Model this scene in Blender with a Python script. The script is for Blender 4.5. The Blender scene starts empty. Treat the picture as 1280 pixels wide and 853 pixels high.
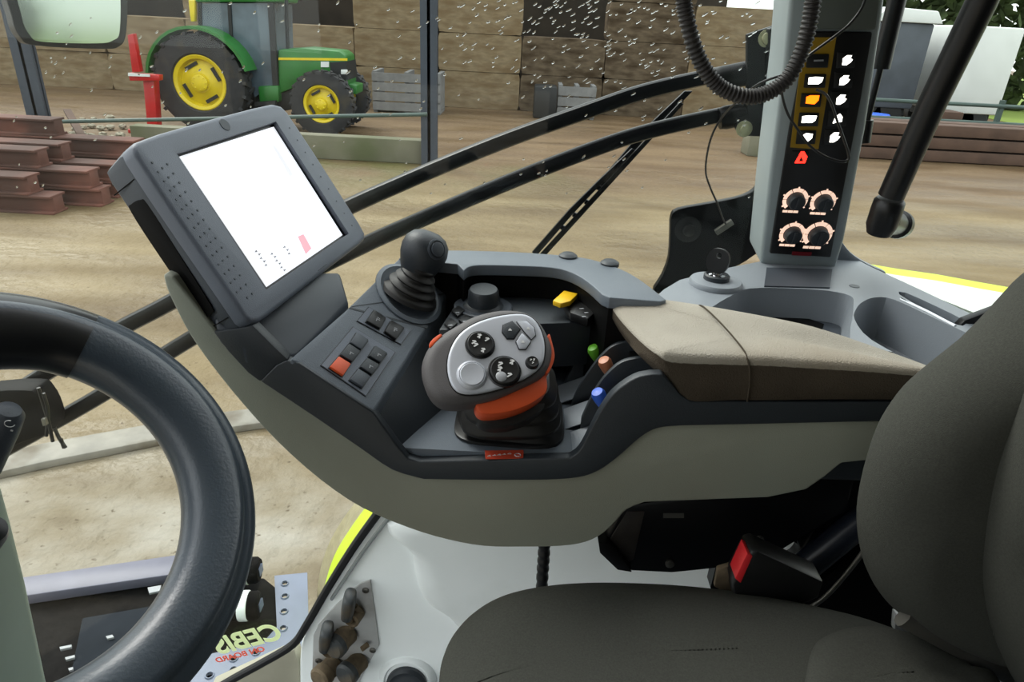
import bpy, bmesh, math, random
from mathutils import Vector as V, Matrix
random.seed(7)
SC = bpy.context.scene
COL = SC.collection
# ---------------------------------------------------------------- camera
FPX, CX, CY = 860.0, 640.0, 426.5
CAM = V((0, 0, 2.4))
_up = V((95, 1824, 860)).normalized()
_f = V((0, 0, -1)); _y = (_f - _up * _f.dot(_up)).normalized(); _x = _y.cross(_up)
ROT = Matrix((_x, _y, _up))                 # camera axes -> world axes
cd = bpy.data.cameras.new('camera'); cd.sensor_width = 36; cd.lens = 36 * FPX / 1280
cd.clip_start = .02; cd.clip_end = 300
cam = bpy.data.objects.new('camera', cd); COL.objects.link(cam)
cam.matrix_world = Matrix.Translation(CAM) @ ROT.to_4x4()
SC.camera = cam

def ray(px, py): return ROT @ V(((px - CX) / FPX, -(py - CY) / FPX, -1))
def aY(px, py, y): d = ray(px, py); return CAM + d * (y / d.y)
def aZ(px, py, z): d = ray(px, py); return CAM + d * ((z - CAM.z) / d.z)
def aD(px, py, d): return CAM + ray(px, py) * d
def aP(px, py, pl): d = ray(px, py); return CAM + d * ((pl[0] - CAM).dot(pl[1]) / d.dot(pl[1]))
def plane(a, b, c): return (a, (b - a).cross(c - a).normalized())
def depth(p): return -(ROT.transposed() @ (p - CAM)).z
def LY(pts, y): return [aY(a, b, y) for a, b in pts]
def LZ(pts, z): return [aZ(a, b, z) for a, b in pts]
def LP(pts, pl): return [aP(a, b, pl) for a, b in pts]

# ---------------------------------------------------------------- geometry helpers: each returns (verts, faces)
def crom(pts, n=6, closed=False):
    out = []; N = len(pts)
    rng = range(N if closed else N - 1)
    for i in rng:
        if closed: a, b, c, d = pts[i - 1], pts[i], pts[(i + 1) % N], pts[(i + 2) % N]
        else: a, b, c, d = pts[max(i - 1, 0)], pts[i], pts[i + 1], pts[min(i + 2, N - 1)]
        for k in range(n):
            t = k / n
            out.append(.5 * ((2 * b) + (c - a) * t + (2 * a - 5 * b + 4 * c - d) * t * t + (3 * b - a - 3 * c + d) * t ** 3))
    if not closed: out.append(pts[-1].copy())
    return out
def c2(pts, n=6, closed=False):
    return [(p.x, p.y) for p in crom([V((a, b, 0)) for a, b in pts], n, closed)]
def slab(pts, vec):
    n = len(pts); v = [p.copy() for p in pts] + [p + vec for p in pts]
    f = [list(range(n)), list(range(2 * n - 1, n - 1, -1))]
    f += [[i, i + n, (i + 1) % n + n, (i + 1) % n] for i in range(n)]
    return v, f
def hull2(a, b):
    """solid between two rings of the same length"""
    n = len(a); v = [p.copy() for p in a] + [p.copy() for p in b]
    f = [list(range(n)), list(range(2 * n - 1, n - 1, -1))]
    f += [[i, i + n, (i + 1) % n + n, (i + 1) % n] for i in range(n)]
    return v, f
def rings(rs, cap=True, fan=False):
    n = len(rs[0]); v = [p.copy() for r in rs for p in r]; f = []
    for k in range(len(rs) - 1):
        for i in range(n):
            j = (i + 1) % n
            f.append([k * n + i, k * n + j, (k + 1) * n + j, (k + 1) * n + i])
    if fan:
        for k in (0, len(rs) - 1):
            v.append(sum(rs[k], V((0, 0, 0))) / n); c = len(v) - 1
            f += [[k * n + i, k * n + (i + 1) % n, c] for i in range(n)]
    elif cap: f += [list(range(n - 1, -1, -1)), [(len(rs) - 1) * n + i for i in range(n)]]
    return v, f
def inset(pts, nrm, d):
    out = []; n = len(pts)
    area = sum((pts[i].cross(pts[(i + 1) % n]) for i in range(n)), V((0, 0, 0))).dot(nrm)
    s = 1 if area > 0 else -1
    for i in range(n):
        a = (pts[i] - pts[i - 1]); b = (pts[(i + 1) % n] - pts[i])
        a = a.normalized() if a.length > 1e-9 else b.normalized(); b = b.normalized() if b.length > 1e-9 else a
        t = (a + b); t = t.normalized() if t.length > 1e-6 else a
        out.append(pts[i] + nrm.cross(t).normalized() * d * s)
    return out
def puff(pts, nrm, up, dn, w, k=7):
    """cushion: outline pts rounded over by up along nrm and dn against it, w = radius of the rounding"""
    c = sum(pts, V((0, 0, 0))) / len(pts)
    def ins(d): return [p.lerp(c, min(.9, d / max((p - c).length, 1e-6))) for p in pts]
    rs = []
    for i in range(k, 0, -1):
        t = math.pi / 2 * i / k
        rs.append([p - nrm * dn * math.sin(t) for p in ins(w * (1 - math.cos(t)))])
    rs.append(pts)
    for i in range(1, k + 1):
        t = math.pi / 2 * i / k
        rs.append([p + nrm * up * math.sin(t) for p in ins(w * (1 - math.cos(t)))])
    for q in (.5, .75): rs.insert(0, [p.lerp(c - nrm * dn, q) for p in rs[0]] if 0 else [p.lerp(sum(rs[0], V((0, 0, 0))) / len(pts), q * .6) for p in rs[0]])
    top = rs[-1]; ct = sum(top, V((0, 0, 0))) / len(top)
    for q in (.35, .7): rs.append([p.lerp(ct, q) + nrm * up * .05 * q for p in top])
    return rings(rs, fan=True)
def frames(pts, closed=False, up=None):
    n = len(pts); T = []
    for i in range(n):
        a = pts[i - 1] if (i or closed) else pts[0]; b = pts[(i + 1) % n] if (i < n - 1 or closed) else pts[-1]
        T.append((b - a).normalized())
    fr = []; u = up
    if u is None: u = V((0, 0, 1)) if abs(T[0].z) < .9 else V((1, 0, 0))
    for t in T:
        s = t.cross(u).normalized(); w = s.cross(t).normalized()
        if up is None: u = w
        fr.append((s, w))
    return fr
def sweep(pts, prof, closed=False, up=None, scale=None):
    fr = frames(pts, closed, up); rs = []
    for i, (p, (s, w)) in enumerate(zip(pts, fr)):
        k = scale[i] if scale else 1
        rs.append([p + s * a * k + w * b * k for a, b in prof])
    v, f = rings(rs, cap=not closed)
    if closed:
        n = len(prof); m = len(rs)
        f += [[(m - 1) * n + i, (m - 1) * n + (i + 1) % n, (i + 1) % n, i] for i in range(n)]
    return v, f
def circ(r, n=12, ry=None): return [(r * math.cos(2 * math.pi * i / n), (ry or r) * math.sin(2 * math.pi * i / n)) for i in range(n)]
def tube(pts, r, n=12, closed=False, radii=None):
    if radii: return sweep(pts, circ(1, n), closed, None, radii)
    return sweep(pts, circ(r, n), closed)
def basis(ax):
    ax = ax.normalized(); h = V((0, 0, 1)) if abs(ax.z) < .9 else V((1, 0, 0))
    a = h.cross(ax).normalized(); return a, ax.cross(a).normalized(), ax
def lathe(c, ax, prof, n=28):
    """prof: (radius, height) list"""
    a, b, ax = basis(ax)
    return rings([[c + ax * h + (a * math.cos(2 * math.pi * i / n) + b * math.sin(2 * math.pi * i / n)) * max(r, 1e-5) for i in range(n)] for r, h in prof])
def sq(n=28, p=4, rx=1, ry=1):
    out = []
    for i in range(n):
        t = 2 * math.pi * i / n; c, s = math.cos(t), math.sin(t)
        k = (abs(c) ** p + abs(s) ** p) ** (-1 / p)
        out.append((c * k * rx, s * k * ry))
    return out
def torus(c, ax, prof, n=28):
    a, b, ax = basis(ax); m = len(prof); v = []; f = []
    for r, h in prof + prof[:1]: pass
    for i in range(n):
        for r, h in prof: v.append(c + ax * h + (a * math.cos(2 * math.pi * i / n) + b * math.sin(2 * math.pi * i / n)) * r)
    for i in range(n):
        for k in range(m): f.append([i * m + k, i * m + (k + 1) % m, ((i + 1) % n) * m + (k + 1) % m, ((i + 1) % n) * m + k])
    return v, f
def stack(c, a, b, ax, prof, p=4, n=36):
    """rounded-square lathe: prof = (half size a, half size b, height[, shift a, shift b])"""
    rs = []
    for q in prof:
        sa, sb = (q[3], q[4]) if len(q) > 3 else (0, 0)
        rs.append([c + ax * q[2] + a * (x + sa) + b * (y + sb) for x, y in sq(n, p, q[0], q[1])])
    return rings(rs)
def box(c, a, b, d):
    """box from centre and three half-axis vectors"""
    v = [c + a * i + b * j + d * k for i in (-1, 1) for j in (-1, 1) for k in (-1, 1)]
    f = [[0, 1, 3, 2], [4, 6, 7, 5], [0, 4, 5, 1], [2, 3, 7, 6], [0, 2, 6, 4], [1, 5, 7, 3]]
    return v, f
def bx(x0, x1, y0, y1, z0, z1):
    return box(V(((x0 + x1) / 2, (y0 + y1) / 2, (z0 + z1) / 2)), V(((x1 - x0) / 2, 0, 0)), V((0, (y1 - y0) / 2, 0)), V((0, 0, (z1 - z0) / 2)))
def ball(c, r, n=20, ax=V((0, 0, 1)), k=1.0):
    return lathe(c, ax, [(r * math.sin(math.pi * i / 12), -r * k * math.cos(math.pi * i / 12)) for i in range(13)], n)
def beam(a, b, w, h, up=V((0, 0, 1))):
    t = (b - a).normalized(); s = t.cross(up).normalized(); u = s.cross(t)
    return box((a + b) / 2, (b - a) / 2, s * w / 2, u * h / 2)
_txt = []
def text(s, o, xd, yd, size, dep=.0003, bold=False, w=1.0):
    cu = bpy.data.curves.new('lettering', 'FONT'); cu.body = s; cu.size = size; cu.extrude = dep
    cu.align_x = 'CENTER'; cu.align_y = 'CENTER'
    if bold: cu.offset = size * .03
    t = bpy.data.objects.new('lettering', cu); COL.objects.link(t)
    bpy.context.view_layer.update()
    me = bpy.data.meshes.new_from_object(t.evaluated_get(bpy.context.evaluated_depsgraph_get()))
    zd = xd.cross(yd).normalized()
    v = [o + xd * p.co.x * w + yd * p.co.y + zd * p.co.z for p in me.vertices]; f = [list(p.vertices) for p in me.polygons]
    bpy.data.objects.remove(t); bpy.data.meshes.remove(me); bpy.data.curves.remove(cu)
    return v, f
def carve(base, cuts, bev=0):
    """base minus cuts, as geometry"""
    def tmp(g):
        me = bpy.data.meshes.new('work'); bm = bmesh.new(); addg(bm, g); bmesh.ops.recalc_face_normals(bm, faces=bm.faces); bm.to_mesh(me); bm.free()
        o = bpy.data.objects.new('work', me); COL.objects.link(o); return o
    o = tmp(base); cs = [tmp(c) for c in cuts]
    for c in cs:
        md = o.modifiers.new('cut', 'BOOLEAN'); md.operation = 'DIFFERENCE'; md.solver = 'EXACT'; md.object = c
    bpy.context.view_layer.update()
    me = bpy.data.meshes.new_from_object(o.evaluated_get(bpy.context.evaluated_depsgraph_get()))
    g = ([v.co.copy() for v in me.vertices], [list(p.vertices) for p in me.polygons])
    for q in [o] + cs: m_ = q.data; bpy.data.objects.remove(q); bpy.data.meshes.remove(m_)
    return g
def addg(bm, g):
    vs = [bm.verts.new(p) for p in g[0]]
    for f in g[1]:
        try: bm.faces.new([vs[i] for i in f])
        except ValueError: pass
def tag(o, label=None, cat=None, group=None, kind=None):
    if label: o['label'] = label
    if cat: o['category'] = cat
    if group: o['group'] = group
    if kind: o['kind'] = kind
    return o
def wloc(o):
    p = V(o.location)
    while o.parent: o = o.parent; p += V(o.location)
    return p
def obj(name, gs, mat, parent=None, bevel=0, seg=2, smooth=True, ang=38, sub=0):
    if isinstance(gs, tuple): gs = [gs]
    bm = bmesh.new()
    for g in gs: addg(bm, g)
    bmesh.ops.remove_doubles(bm, verts=bm.verts, dist=1e-6)
    bmesh.ops.recalc_face_normals(bm, faces=bm.faces)
    if bevel:
        es = [e for e in bm.edges if len(e.link_faces) == 2 and e.calc_face_angle(0) > math.radians(28)]
        bmesh.ops.bevel(bm, geom=es, offset=bevel, segments=seg, profile=.5, affect='EDGES', clamp_overlap=True)
    lo = V([min(v.co[i] for v in bm.verts) for i in range(3)]); hi = V([max(v.co[i] for v in bm.verts) for i in range(3)])
    c = V(((lo.x + hi.x) / 2, (lo.y + hi.y) / 2, lo.z if parent is None else (lo.z + hi.z) / 2))
    for v in bm.verts: v.co -= c
    me = bpy.data.meshes.new(name); bm.to_mesh(me); bm.free()
    if smooth:
        for p in me.polygons: p.use_smooth = True
        me.set_sharp_from_angle(angle=math.radians(ang))
    if mat: me.materials.append(mat)
    o = bpy.data.objects.new(name, me); COL.objects.link(o)
    if parent: o.parent = parent; o.location = c - wloc(parent)
    else: o.location = c
    if sub:
        md = o.modifiers.new('subdivision', 'SUBSURF'); md.levels = sub; md.render_levels = sub
    return o
def thing(name, loc, label, cat, group=None):
    o = bpy.data.objects.new(name, None); o.empty_display_size = .05; COL.objects.link(o); o.location = loc
    return tag(o, label, cat, group)
def struct(name, gs, mat, **k): return tag(obj(name, gs, mat, **k), kind='structure')
def copy_tree(o, parent=None):
    c = o.copy(); COL.objects.link(c); c.parent = parent
    for k, val in list(o.items()): c[k] = val
    for ch in list(o.children): copy_tree(ch, c)
    return c

# ---------------------------------------------------------------- materials
def lin(c): return tuple((x / 12.92 if x <= .04045 else ((x + .055) / 1.055) ** 2.4) for x in [v / 255 for v in c]) + (1,)
MATS = {}
DIM = 1.0
def mat(name, rgb, rough=.5, metal=0, var=.12, scale=18, bump=0, bscale=300, spec=.5, emit=0, second=None, amt=.5, soft=.12, stretch=None, coat=0):
    m = bpy.data.materials.new(name); m.use_nodes = True; nt = m.node_tree; N = nt.nodes; L = nt.links
    b = N['Principled BSDF']; b.inputs['Roughness'].default_value = rough; b.inputs['Metallic'].default_value = metal
    b.inputs['Specular IOR Level'].default_value = spec; b.inputs['Coat Weight'].default_value = coat
    tc = N.new('ShaderNodeTexCoord'); mp = N.new('ShaderNodeMapping'); L.new(tc.outputs['Object'], mp.inputs[0])
    if stretch: mp.inputs['Scale'].default_value = stretch
    nz = N.new('ShaderNodeTexNoise'); nz.inputs['Scale'].default_value = scale; nz.inputs['Detail'].default_value = 5; L.new(mp.outputs[0], nz.inputs[0])
    r = N.new('ShaderNodeValToRGB'); L.new(nz.outputs[0], r.inputs[0])
    c = tuple(x * DIM for x in lin(rgb)[:3]) + (1,)
    r.color_ramp.elements[0].position = .3; r.color_ramp.elements[1].position = .7
    r.color_ramp.elements[0].color = tuple(x * (1 - var) for x in c[:3]) + (1,); r.color_ramp.elements[1].color = tuple(min(1, x * (1 + var)) for x in c[:3]) + (1,)
    out = r.outputs[0]
    if second:
        n2 = N.new('ShaderNodeTexNoise'); n2.inputs['Scale'].default_value = scale * .35; n2.inputs['Detail'].default_value = 6; L.new(mp.outputs[0], n2.inputs[0])
        mr = N.new('ShaderNodeMapRange'); mr.inputs[1].default_value = 1 - amt - soft; mr.inputs[2].default_value = 1 - amt + soft; L.new(n2.outputs[0], mr.inputs[0])
        mx = N.new('ShaderNodeMixRGB'); L.new(mr.outputs[0], mx.inputs[0]); L.new(out, mx.inputs[1]); mx.inputs[2].default_value = tuple(x * DIM for x in lin(second)[:3]) + (1,); out = mx.outputs[0]
    L.new(out, b.inputs['Base Color'])
    if emit:
        L.new(out, b.inputs['Emission Color']); b.inputs['Emission Strength'].default_value = emit
    if bump:
        n3 = N.new('ShaderNodeTexNoise'); n3.inputs['Scale'].default_value = bscale; n3.inputs['Detail'].default_value = 3; L.new(mp.outputs[0], n3.inputs[0])
        bp = N.new('ShaderNodeBump'); bp.inputs['Strength'].default_value = bump; bp.inputs['Distance'].default_value = .002; L.new(n3.outputs[0], bp.inputs['Height']); L.new(bp.outputs[0], b.inputs['Normal'])
    MATS[name] = m; return m
def glassmat(name, tint=(235, 245, 240), gloss=.5, rough=.0):
    m = bpy.data.materials.new(name); m.use_nodes = True; nt = m.node_tree; N = nt.nodes; L = nt.links
    N.remove(N['Principled BSDF']); o = N['Material Output']
    t = N.new('ShaderNodeBsdfTransparent'); t.inputs[0].default_value = lin(tint)
    g = N.new('ShaderNodeBsdfGlossy'); g.inputs['Roughness'].default_value = rough
    lw = N.new('ShaderNodeLayerWeight'); lw.inputs[0].default_value = .5; pw_ = N.new('ShaderNodeMath'); pw_.operation = 'POWER'; L.new(lw.outputs['Facing'], pw_.inputs[0]); pw_.inputs[1].default_value = 5; fr = N.new('ShaderNodeMath'); fr.operation = 'MULTIPLY_ADD'; L.new(pw_.outputs[0], fr.inputs[0]); fr.inputs[1].default_value = .96; fr.inputs[2].default_value = .04
    mu = N.new('ShaderNodeMath'); mu.operation = 'MULTIPLY'; mu.inputs[1].default_value = gloss; L.new(fr.outputs[0], mu.inputs[0])
    mx = N.new('ShaderNodeMixShader'); L.new(mu.outputs[0], mx.inputs[0]); L.new(t.outputs[0], mx.inputs[1]); L.new(g.outputs[0], mx.inputs[2]); L.new(mx.outputs[0], o.inputs[0])
    return m
# ---------------------------------------------------------------- palette
M = {}
def mm(k, *a, **b): M[k] = mat(k, *a, **b)
mm('panel_plastic', (100, 108, 117), rough=.42, var=.06, scale=6, bump=.25, bscale=900)
mm('dark_plastic', (44, 49, 54), rough=.45, var=.08, scale=8, bump=.2, bscale=900)
mm('black_plastic', (17, 17, 18), rough=.4, var=.1)
mm('deep_black', (9, 9, 9), rough=.6, var=.1, spec=.12)
mm('shell_plastic', (150, 154, 141), rough=.55, var=.07, scale=5, bump=.25, bscale=900, second=(124, 120, 104), amt=.36, soft=.2)
mm('monitor_plastic', (100, 107, 119), rough=.45, var=.04, scale=6, bump=.2, bscale=1000)
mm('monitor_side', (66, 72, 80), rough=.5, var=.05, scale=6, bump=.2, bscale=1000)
mm('screen_frame', (22, 20, 26), rough=.3)
mm('wheel_rubber', (58, 68, 78), rough=.33, var=.08, scale=14, bump=.12, bscale=420, spec=.8)
mm('wheel_gloss', (26, 27, 29), rough=.3, var=.05)
mm('boot_rubber', (24, 23, 22), rough=.55, var=.2, scale=30)
mm('silver_face', (186, 189, 197), rough=.38, metal=.3, var=.03)
mm('grip_grey', (82, 79, 80), rough=.6, var=.05, scale=12, bump=.2, bscale=900)
mm('orange_plastic', (214, 84, 40), rough=.45, var=.06)
mm('red_label', (205, 74, 48), rough=.5, var=.05)
mm('white_mark', (215, 215, 215), rough=.5, var=.02)
mm('pale_mark', (150, 152, 156), rough=.5, var=.02)
mm('fabric_seat', (66, 67, 62), rough=.95, var=.14, scale=600, bump=.35, bscale=1500, spec=.15)
mm('fabric_pad', (166, 160, 148), rough=.9, var=.1, scale=9, bump=.7, bscale=700, second=(132, 118, 98), amt=.36, soft=.16, spec=.2)
mm('pad_side', (74, 66, 56), rough=.92, var=.15, scale=20, bump=.6, bscale=700, spec=.15)
mm('shelf_grey', (136, 142, 149), rough=.4, var=.05, scale=7, bump=.2, bscale=900)
mm('shelf_dark', (62, 68, 76), rough=.45, var=.05)
mm('pillar_grey', (150, 160, 162), rough=.45, var=.05)
mm('pillar_face', (20, 19, 19), rough=.4, var=.1)
mm('yellow_zone', (150, 118, 10), rough=.5, var=.08)
mm('lit_white', (255, 246, 232), emit=4); mm('lit_orange', (255, 96, 8), emit=3.5); mm('lit_red', (255, 40, 28), emit=3.2); mm('lit_ring', (235, 200, 178), emit=.9)
mm('chrome', (200, 200, 205), rough=.15, metal=1, var=.02)
mm('steel', (120, 118, 112), rough=.4, metal=.8, var=.15, scale=30)
mm('dull_bolt', (150, 148, 120), rough=.4, metal=.6, var=.2, scale=60)
mm('black_paint', (11, 11, 13), rough=.4, var=.1, spec=.2)
mm('bar_paint', (9, 10, 14), rough=.32, var=.1, spec=.25)
mm('white_panel', (246, 252, 252), rough=.4, var=.04, scale=5, second=(206, 208, 200), amt=.33, soft=.15)
mm('plate_grey', (190, 191, 190), rough=.4, metal=.1, var=.1, scale=18, second=(120, 105, 88), amt=.36, soft=.12)
mm('socket_cap', (52, 56, 58), rough=.55, var=.2, scale=60, second=(96, 84, 66), amt=.38)
mm('dirty_brown', (100, 86, 66), rough=.8, var=.25, scale=80)
mm('column_green', (178, 196, 184), rough=.5, var=.05, scale=8, second=(160, 166, 150), amt=.35)
mm('lime_paint', (196, 224, 34), rough=.35, var=.05)
mm('glare_white', (225, 232, 222), rough=.35, var=.03)  # sky glare on the fender, put into the colour
mm('step_paint', (104, 113, 134), rough=.4, var=.05, scale=30)
mm('step_dark', (20, 18, 17), spec=.1, rough=.8, var=.4, scale=60)
mm('belt_red', (210, 40, 46), rough=.4, var=.05)
mm('yellow_plastic', (238, 190, 30), rough=.4, var=.04)
mm('green_plastic', (110, 190, 50), rough=.4); mm('copper_plastic', (190, 120, 84), rough=.4); mm('blue_plastic', (50, 96, 205), rough=.4)
mm('rubber_seal', (16, 17, 20), rough=.6)
mm('dirt_glassy', (150, 140, 110), rough=.7, var=.15, scale=40)
# outside
DIM = .34
DIM = .5
mm('tractor_green', (48, 140, 52), rough=.4, var=.12, scale=4)
DIM = .62
mm('tractor_yellow', (250, 222, 14), rough=.45, var=.1, scale=6)
DIM = .34
mm('tyre', (72, 72, 74), rough=.85, var=.2, scale=8, second=(110, 100, 80), amt=.35)
mm('tractor_dark', (40, 42, 44), rough=.6, var=.3, scale=6)
mm('tractor_glass', (130, 150, 165), rough=.15, var=.35, scale=1.6)
DIM = .5
mm('implement_red', (228, 30, 32), rough=.4, var=.1, scale=5)
DIM = .34
mm('post_steel', (82, 93, 110), rough=.6, var=.15, scale=3, bump=0)
mm('rail_green', (104, 130, 122), rough=.6, var=.15, scale=3)
mm('kerb_concrete', (176, 172, 146), rough=.85, var=.12, scale=3, second=(140, 146, 104), amt=.4)
mm('straw', (200, 178, 144), rough=1, var=.16, scale=5, spec=.1, stretch=(1, 1, 3), second=(172, 146, 112), amt=.45)
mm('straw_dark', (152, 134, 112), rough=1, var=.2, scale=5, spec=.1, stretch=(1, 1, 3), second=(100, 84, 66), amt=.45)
mm('barn_dark', (84, 74, 62), rough=1, var=.3, scale=1.5)
mm('crate_grey', (186, 186, 186), rough=.9, var=.15, scale=5)
mm('rust_steel', (172, 108, 90), rough=.8, var=.3, scale=3, second=(112, 74, 62), amt=.45)
mm('board_brown', (130, 100, 84), rough=.9, var=.25, scale=3)
mm('stone', (236, 226, 200), rough=.9, var=.25, scale=6)
DIM = .62
mm('sheet_white', (250, 254, 252), rough=.6, var=.05, scale=2)
DIM = .40
mm('sheet_grey', (108, 116, 128), rough=.6, var=.25, scale=1.5)
mm('leaf', (96, 116, 66), rough=.9, var=.4, scale=3)
mm('grass', (170, 196, 84), rough=.95, var=.15, scale=.6)
mm('concrete_pale', (186, 180, 166), rough=.6, var=.2, scale=9, second=(128, 114, 90), amt=.45, soft=.08)
DIM = 1.0

def ground_mat():
    def lin(c): return tuple((v / 255) ** 2.2 * .36 for v in c) + (1,)
    m = bpy.data.materials.new('muddy_ground'); m.use_nodes = True; nt = m.node_tree; N = nt.nodes; L = nt.links; b = N['Principled BSDF']
    g = N.new('ShaderNodeTexCoord')
    def noise(s, sc=(1, 1, 1), det=6):
        mp = N.new('ShaderNodeMapping'); mp.inputs['Scale'].default_value = sc; L.new(g.outputs['Object'], mp.inputs[0])
        n = N.new('ShaderNodeTexNoise'); n.inputs['Scale'].default_value = s; n.inputs['Detail'].default_value = det; L.new(mp.outputs[0], n.inputs[0]); return n.outputs[0]
    def ramp(x, cs):
        r = N.new('ShaderNodeValToRGB'); L.new(x, r.inputs[0]); r.color_ramp.elements[0].position = cs[0][0]; r.color_ramp.elements[0].color = lin(cs[0][1])
        r.color_ramp.elements[1].position = cs[-1][0]; r.color_ramp.elements[1].color = lin(cs[-1][1])
        for p, c in cs[1:-1]: e = r.color_ramp.elements.new(p); e.color = lin(c)
        return r.outputs[0]
    def rng(x, a, c): r = N.new('ShaderNodeMapRange'); r.inputs[1].default_value = a; r.inputs[2].default_value = c; L.new(x, r.inputs[0]); return r.outputs[0]
    def mix(f, a, c): r = N.new('ShaderNodeMixRGB'); L.new(f, r.inputs[0]); L.new(a, r.inputs[1]); L.new(c, r.inputs[2]); return r.outputs[0]
    of = N.new('ShaderNodeVectorMath'); of.inputs[1].default_value = (0, 15, 0); L.new(g.outputs['Object'], of.inputs[0])
    sx = N.new('ShaderNodeSeparateXYZ'); L.new(of.outputs[0], sx.inputs[0])
    mud = ramp(noise(.8, (.45, 1.6, 1)), [(.3, (142, 120, 88)), (.5, (178, 156, 118)), (.7, (204, 182, 142))])
    near = ramp(noise(2.2, (.7, 1, 1), 9), [(.28, (136, 116, 88)), (.45, (186, 170, 142)), (.58, (212, 200, 178)), (.74, (236, 228, 212))])
    barn = ramp(noise(.9, (.5, 2, 1)), [(.3, (138, 112, 84)), (.7, (172, 144, 110))])
    wob = noise(.7, (1, 1, 1), 4)
    ad = N.new('ShaderNodeMath'); ad.operation = 'MULTIPLY_ADD'; L.new(wob, ad.inputs[0]); ad.inputs[1].default_value = 1.6; L.new(sx.outputs[1], ad.inputs[2])
    c = mix(rng(ad.outputs[0], 4.6, 3.9), mud, near)
    c = mix(rng(ad.outputs[0], 10.6, 12.8), c, barn)
    # moss along the kerb, gravel specks
    mo = N.new('ShaderNodeMath'); mo.operation = 'MULTIPLY'; L.new(rng(sx.outputs[1], 9.6, 11.6), mo.inputs[0]); L.new(rng(sx.outputs[1], 13.2, 11.9), mo.inputs[1])
    mo2 = N.new('ShaderNodeMath'); mo2.operation = 'MULTIPLY'; L.new(mo.outputs[0], mo2.inputs[0]); L.new(rng(noise(.6), .35, .6), mo2.inputs[1])
    mcol = N.new('ShaderNodeRGB'); mcol.outputs[0].default_value = lin((140, 142, 88))
    mo3 = N.new('ShaderNodeMath'); mo3.operation = 'MULTIPLY'; L.new(mo2.outputs[0], mo3.inputs[0]); L.new(rng(sx.outputs[0], 1.5, -1.5), mo3.inputs[1])
    c = mix(mo3.outputs[0], c, mcol.outputs[0])
    sp = noise(26, (1, 1, 1), 3); wc = N.new('ShaderNodeRGB'); wc.outputs[0].default_value = lin((112, 92, 68))
    c = mix(rng(sp, .65, .78), c, wc.outputs[0])
    L.new(c, b.inputs['Base Color'])
    rr = N.new('ShaderNodeMapRange'); L.new(noise(.9, (.5, 1.5, 1)), rr.inputs[0]); rr.inputs[1].default_value = .4; rr.inputs[2].default_value = .62; rr.inputs[3].default_value = .35; rr.inputs[4].default_value = .8
    L.new(rr.outputs[0], b.inputs['Roughness']); b.inputs['Specular IOR Level'].default_value = .2
    bp = N.new('ShaderNodeBump'); bp.inputs['Strength'].default_value = .8; bp.inputs['Distance'].default_value = .05; L.new(noise(9, (1, 1, 1), 8), bp.inputs['Height']); L.new(bp.outputs[0], b.inputs['Normal'])
    return m
# ---------------------------------------------------------------- world and lights
w = bpy.data.worlds.new('overcast_sky'); SC.world = w; w.use_nodes = True; nt = w.node_tree; N = nt.nodes; L = nt.links
bg = N['Background']; tc = N.new('ShaderNodeTexCoord'); sx = N.new('ShaderNodeSeparateXYZ'); L.new(tc.outputs['Generated'], sx.inputs[0])
r = N.new('ShaderNodeValToRGB'); L.new(sx.outputs[2], r.inputs[0])
r.color_ramp.elements[0].position = 0; r.color_ramp.elements[0].color = (.80, .84, .82, 1); r.color_ramp.elements[1].position = .8; r.color_ramp.elements[1].color = (.92, .97, 1, 1)
L.new(r.outputs[0], bg.inputs[0]); bg.inputs[1].default_value = 2.0
sd = bpy.data.lights.new('soft_sun', 'SUN'); sd.energy = 2.6; sd.angle = math.radians(30); sd.color = (1, .97, .92)
sun = bpy.data.objects.new('soft_sun', sd); COL.objects.link(sun); sun.rotation_euler = V((.55, -.45, -.75)).to_track_quat('-Z', 'Y').to_euler()
SC.view_settings.view_transform = 'Standard'; SC.view_settings.look = 'None'; SC.view_settings.gamma = 1; SC.view_settings.exposure = 0
SC.view_settings.use_curve_mapping = False

# ---------------------------------------------------------------- ground and yard
struct('ground', bx(-60, 60, -40, 70, -.2, 0), ground_mat(), smooth=False)
struct('grass_field', bx(16, 59, -39, 60, 0.0, .02), M['grass'], smooth=False)
# the kerb that crosses the yard close to the cab
kp = [aZ(-60, 590, 0), aZ(60, 562, 0), aZ(250, 527, 0), aZ(420, 505, 0), aZ(420, 524, 0), aZ(250, 548, 0), aZ(60, 586, 0), aZ(-60, 614, 0)]
struct('concrete_kerb', slab(kp, V((0, 0, .05))), M['concrete_pale'], bevel=.01)

# barn posts and pipe rail
pb1 = aZ(57, 180, 0); pb2 = aZ(537, 207, 0)
def ibeam(c, h, wd=.26, dp=.14, t=.05):
    return [bx(c.x - wd / 2, c.x + wd / 2, c.y - dp / 2, c.y - dp / 2 + t, c.z, c.z + h), bx(c.x - wd / 2, c.x + wd / 2, c.y + dp / 2 - t, c.y + dp / 2, c.z, c.z + h), bx(c.x - t / 2, c.x + t / 2, c.y - dp / 2, c.y + dp / 2, c.z, c.z + h)]
tag(obj('barn_post', ibeam(pb1, 5.5, .34), M['post_steel']), 'blue-grey steel barn post left of the red implement, leaning in view by the round mirror', 'post', 'steel posts of the open barn')
tag(obj('barn_post', ibeam(pb2, 5.5, .27), M['post_steel']), 'blue-grey upright steel barn post in front of the grey slatted crate', 'post', 'steel posts of the open barn')
ra = aY(-120, 156, pb1.y - .2); rb = aY(534, 143, pb2.y - .17)
tag(obj('pipe_rail', tube([ra, (ra + rb) / 2, rb], .032, 8), M['rail_green']), 'thin grey-green pipe rail running between the barn posts in front of the green tractor', 'rail')
k0 = aZ(60, 222, 0); k1 = aZ(533, 205, 0)
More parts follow.
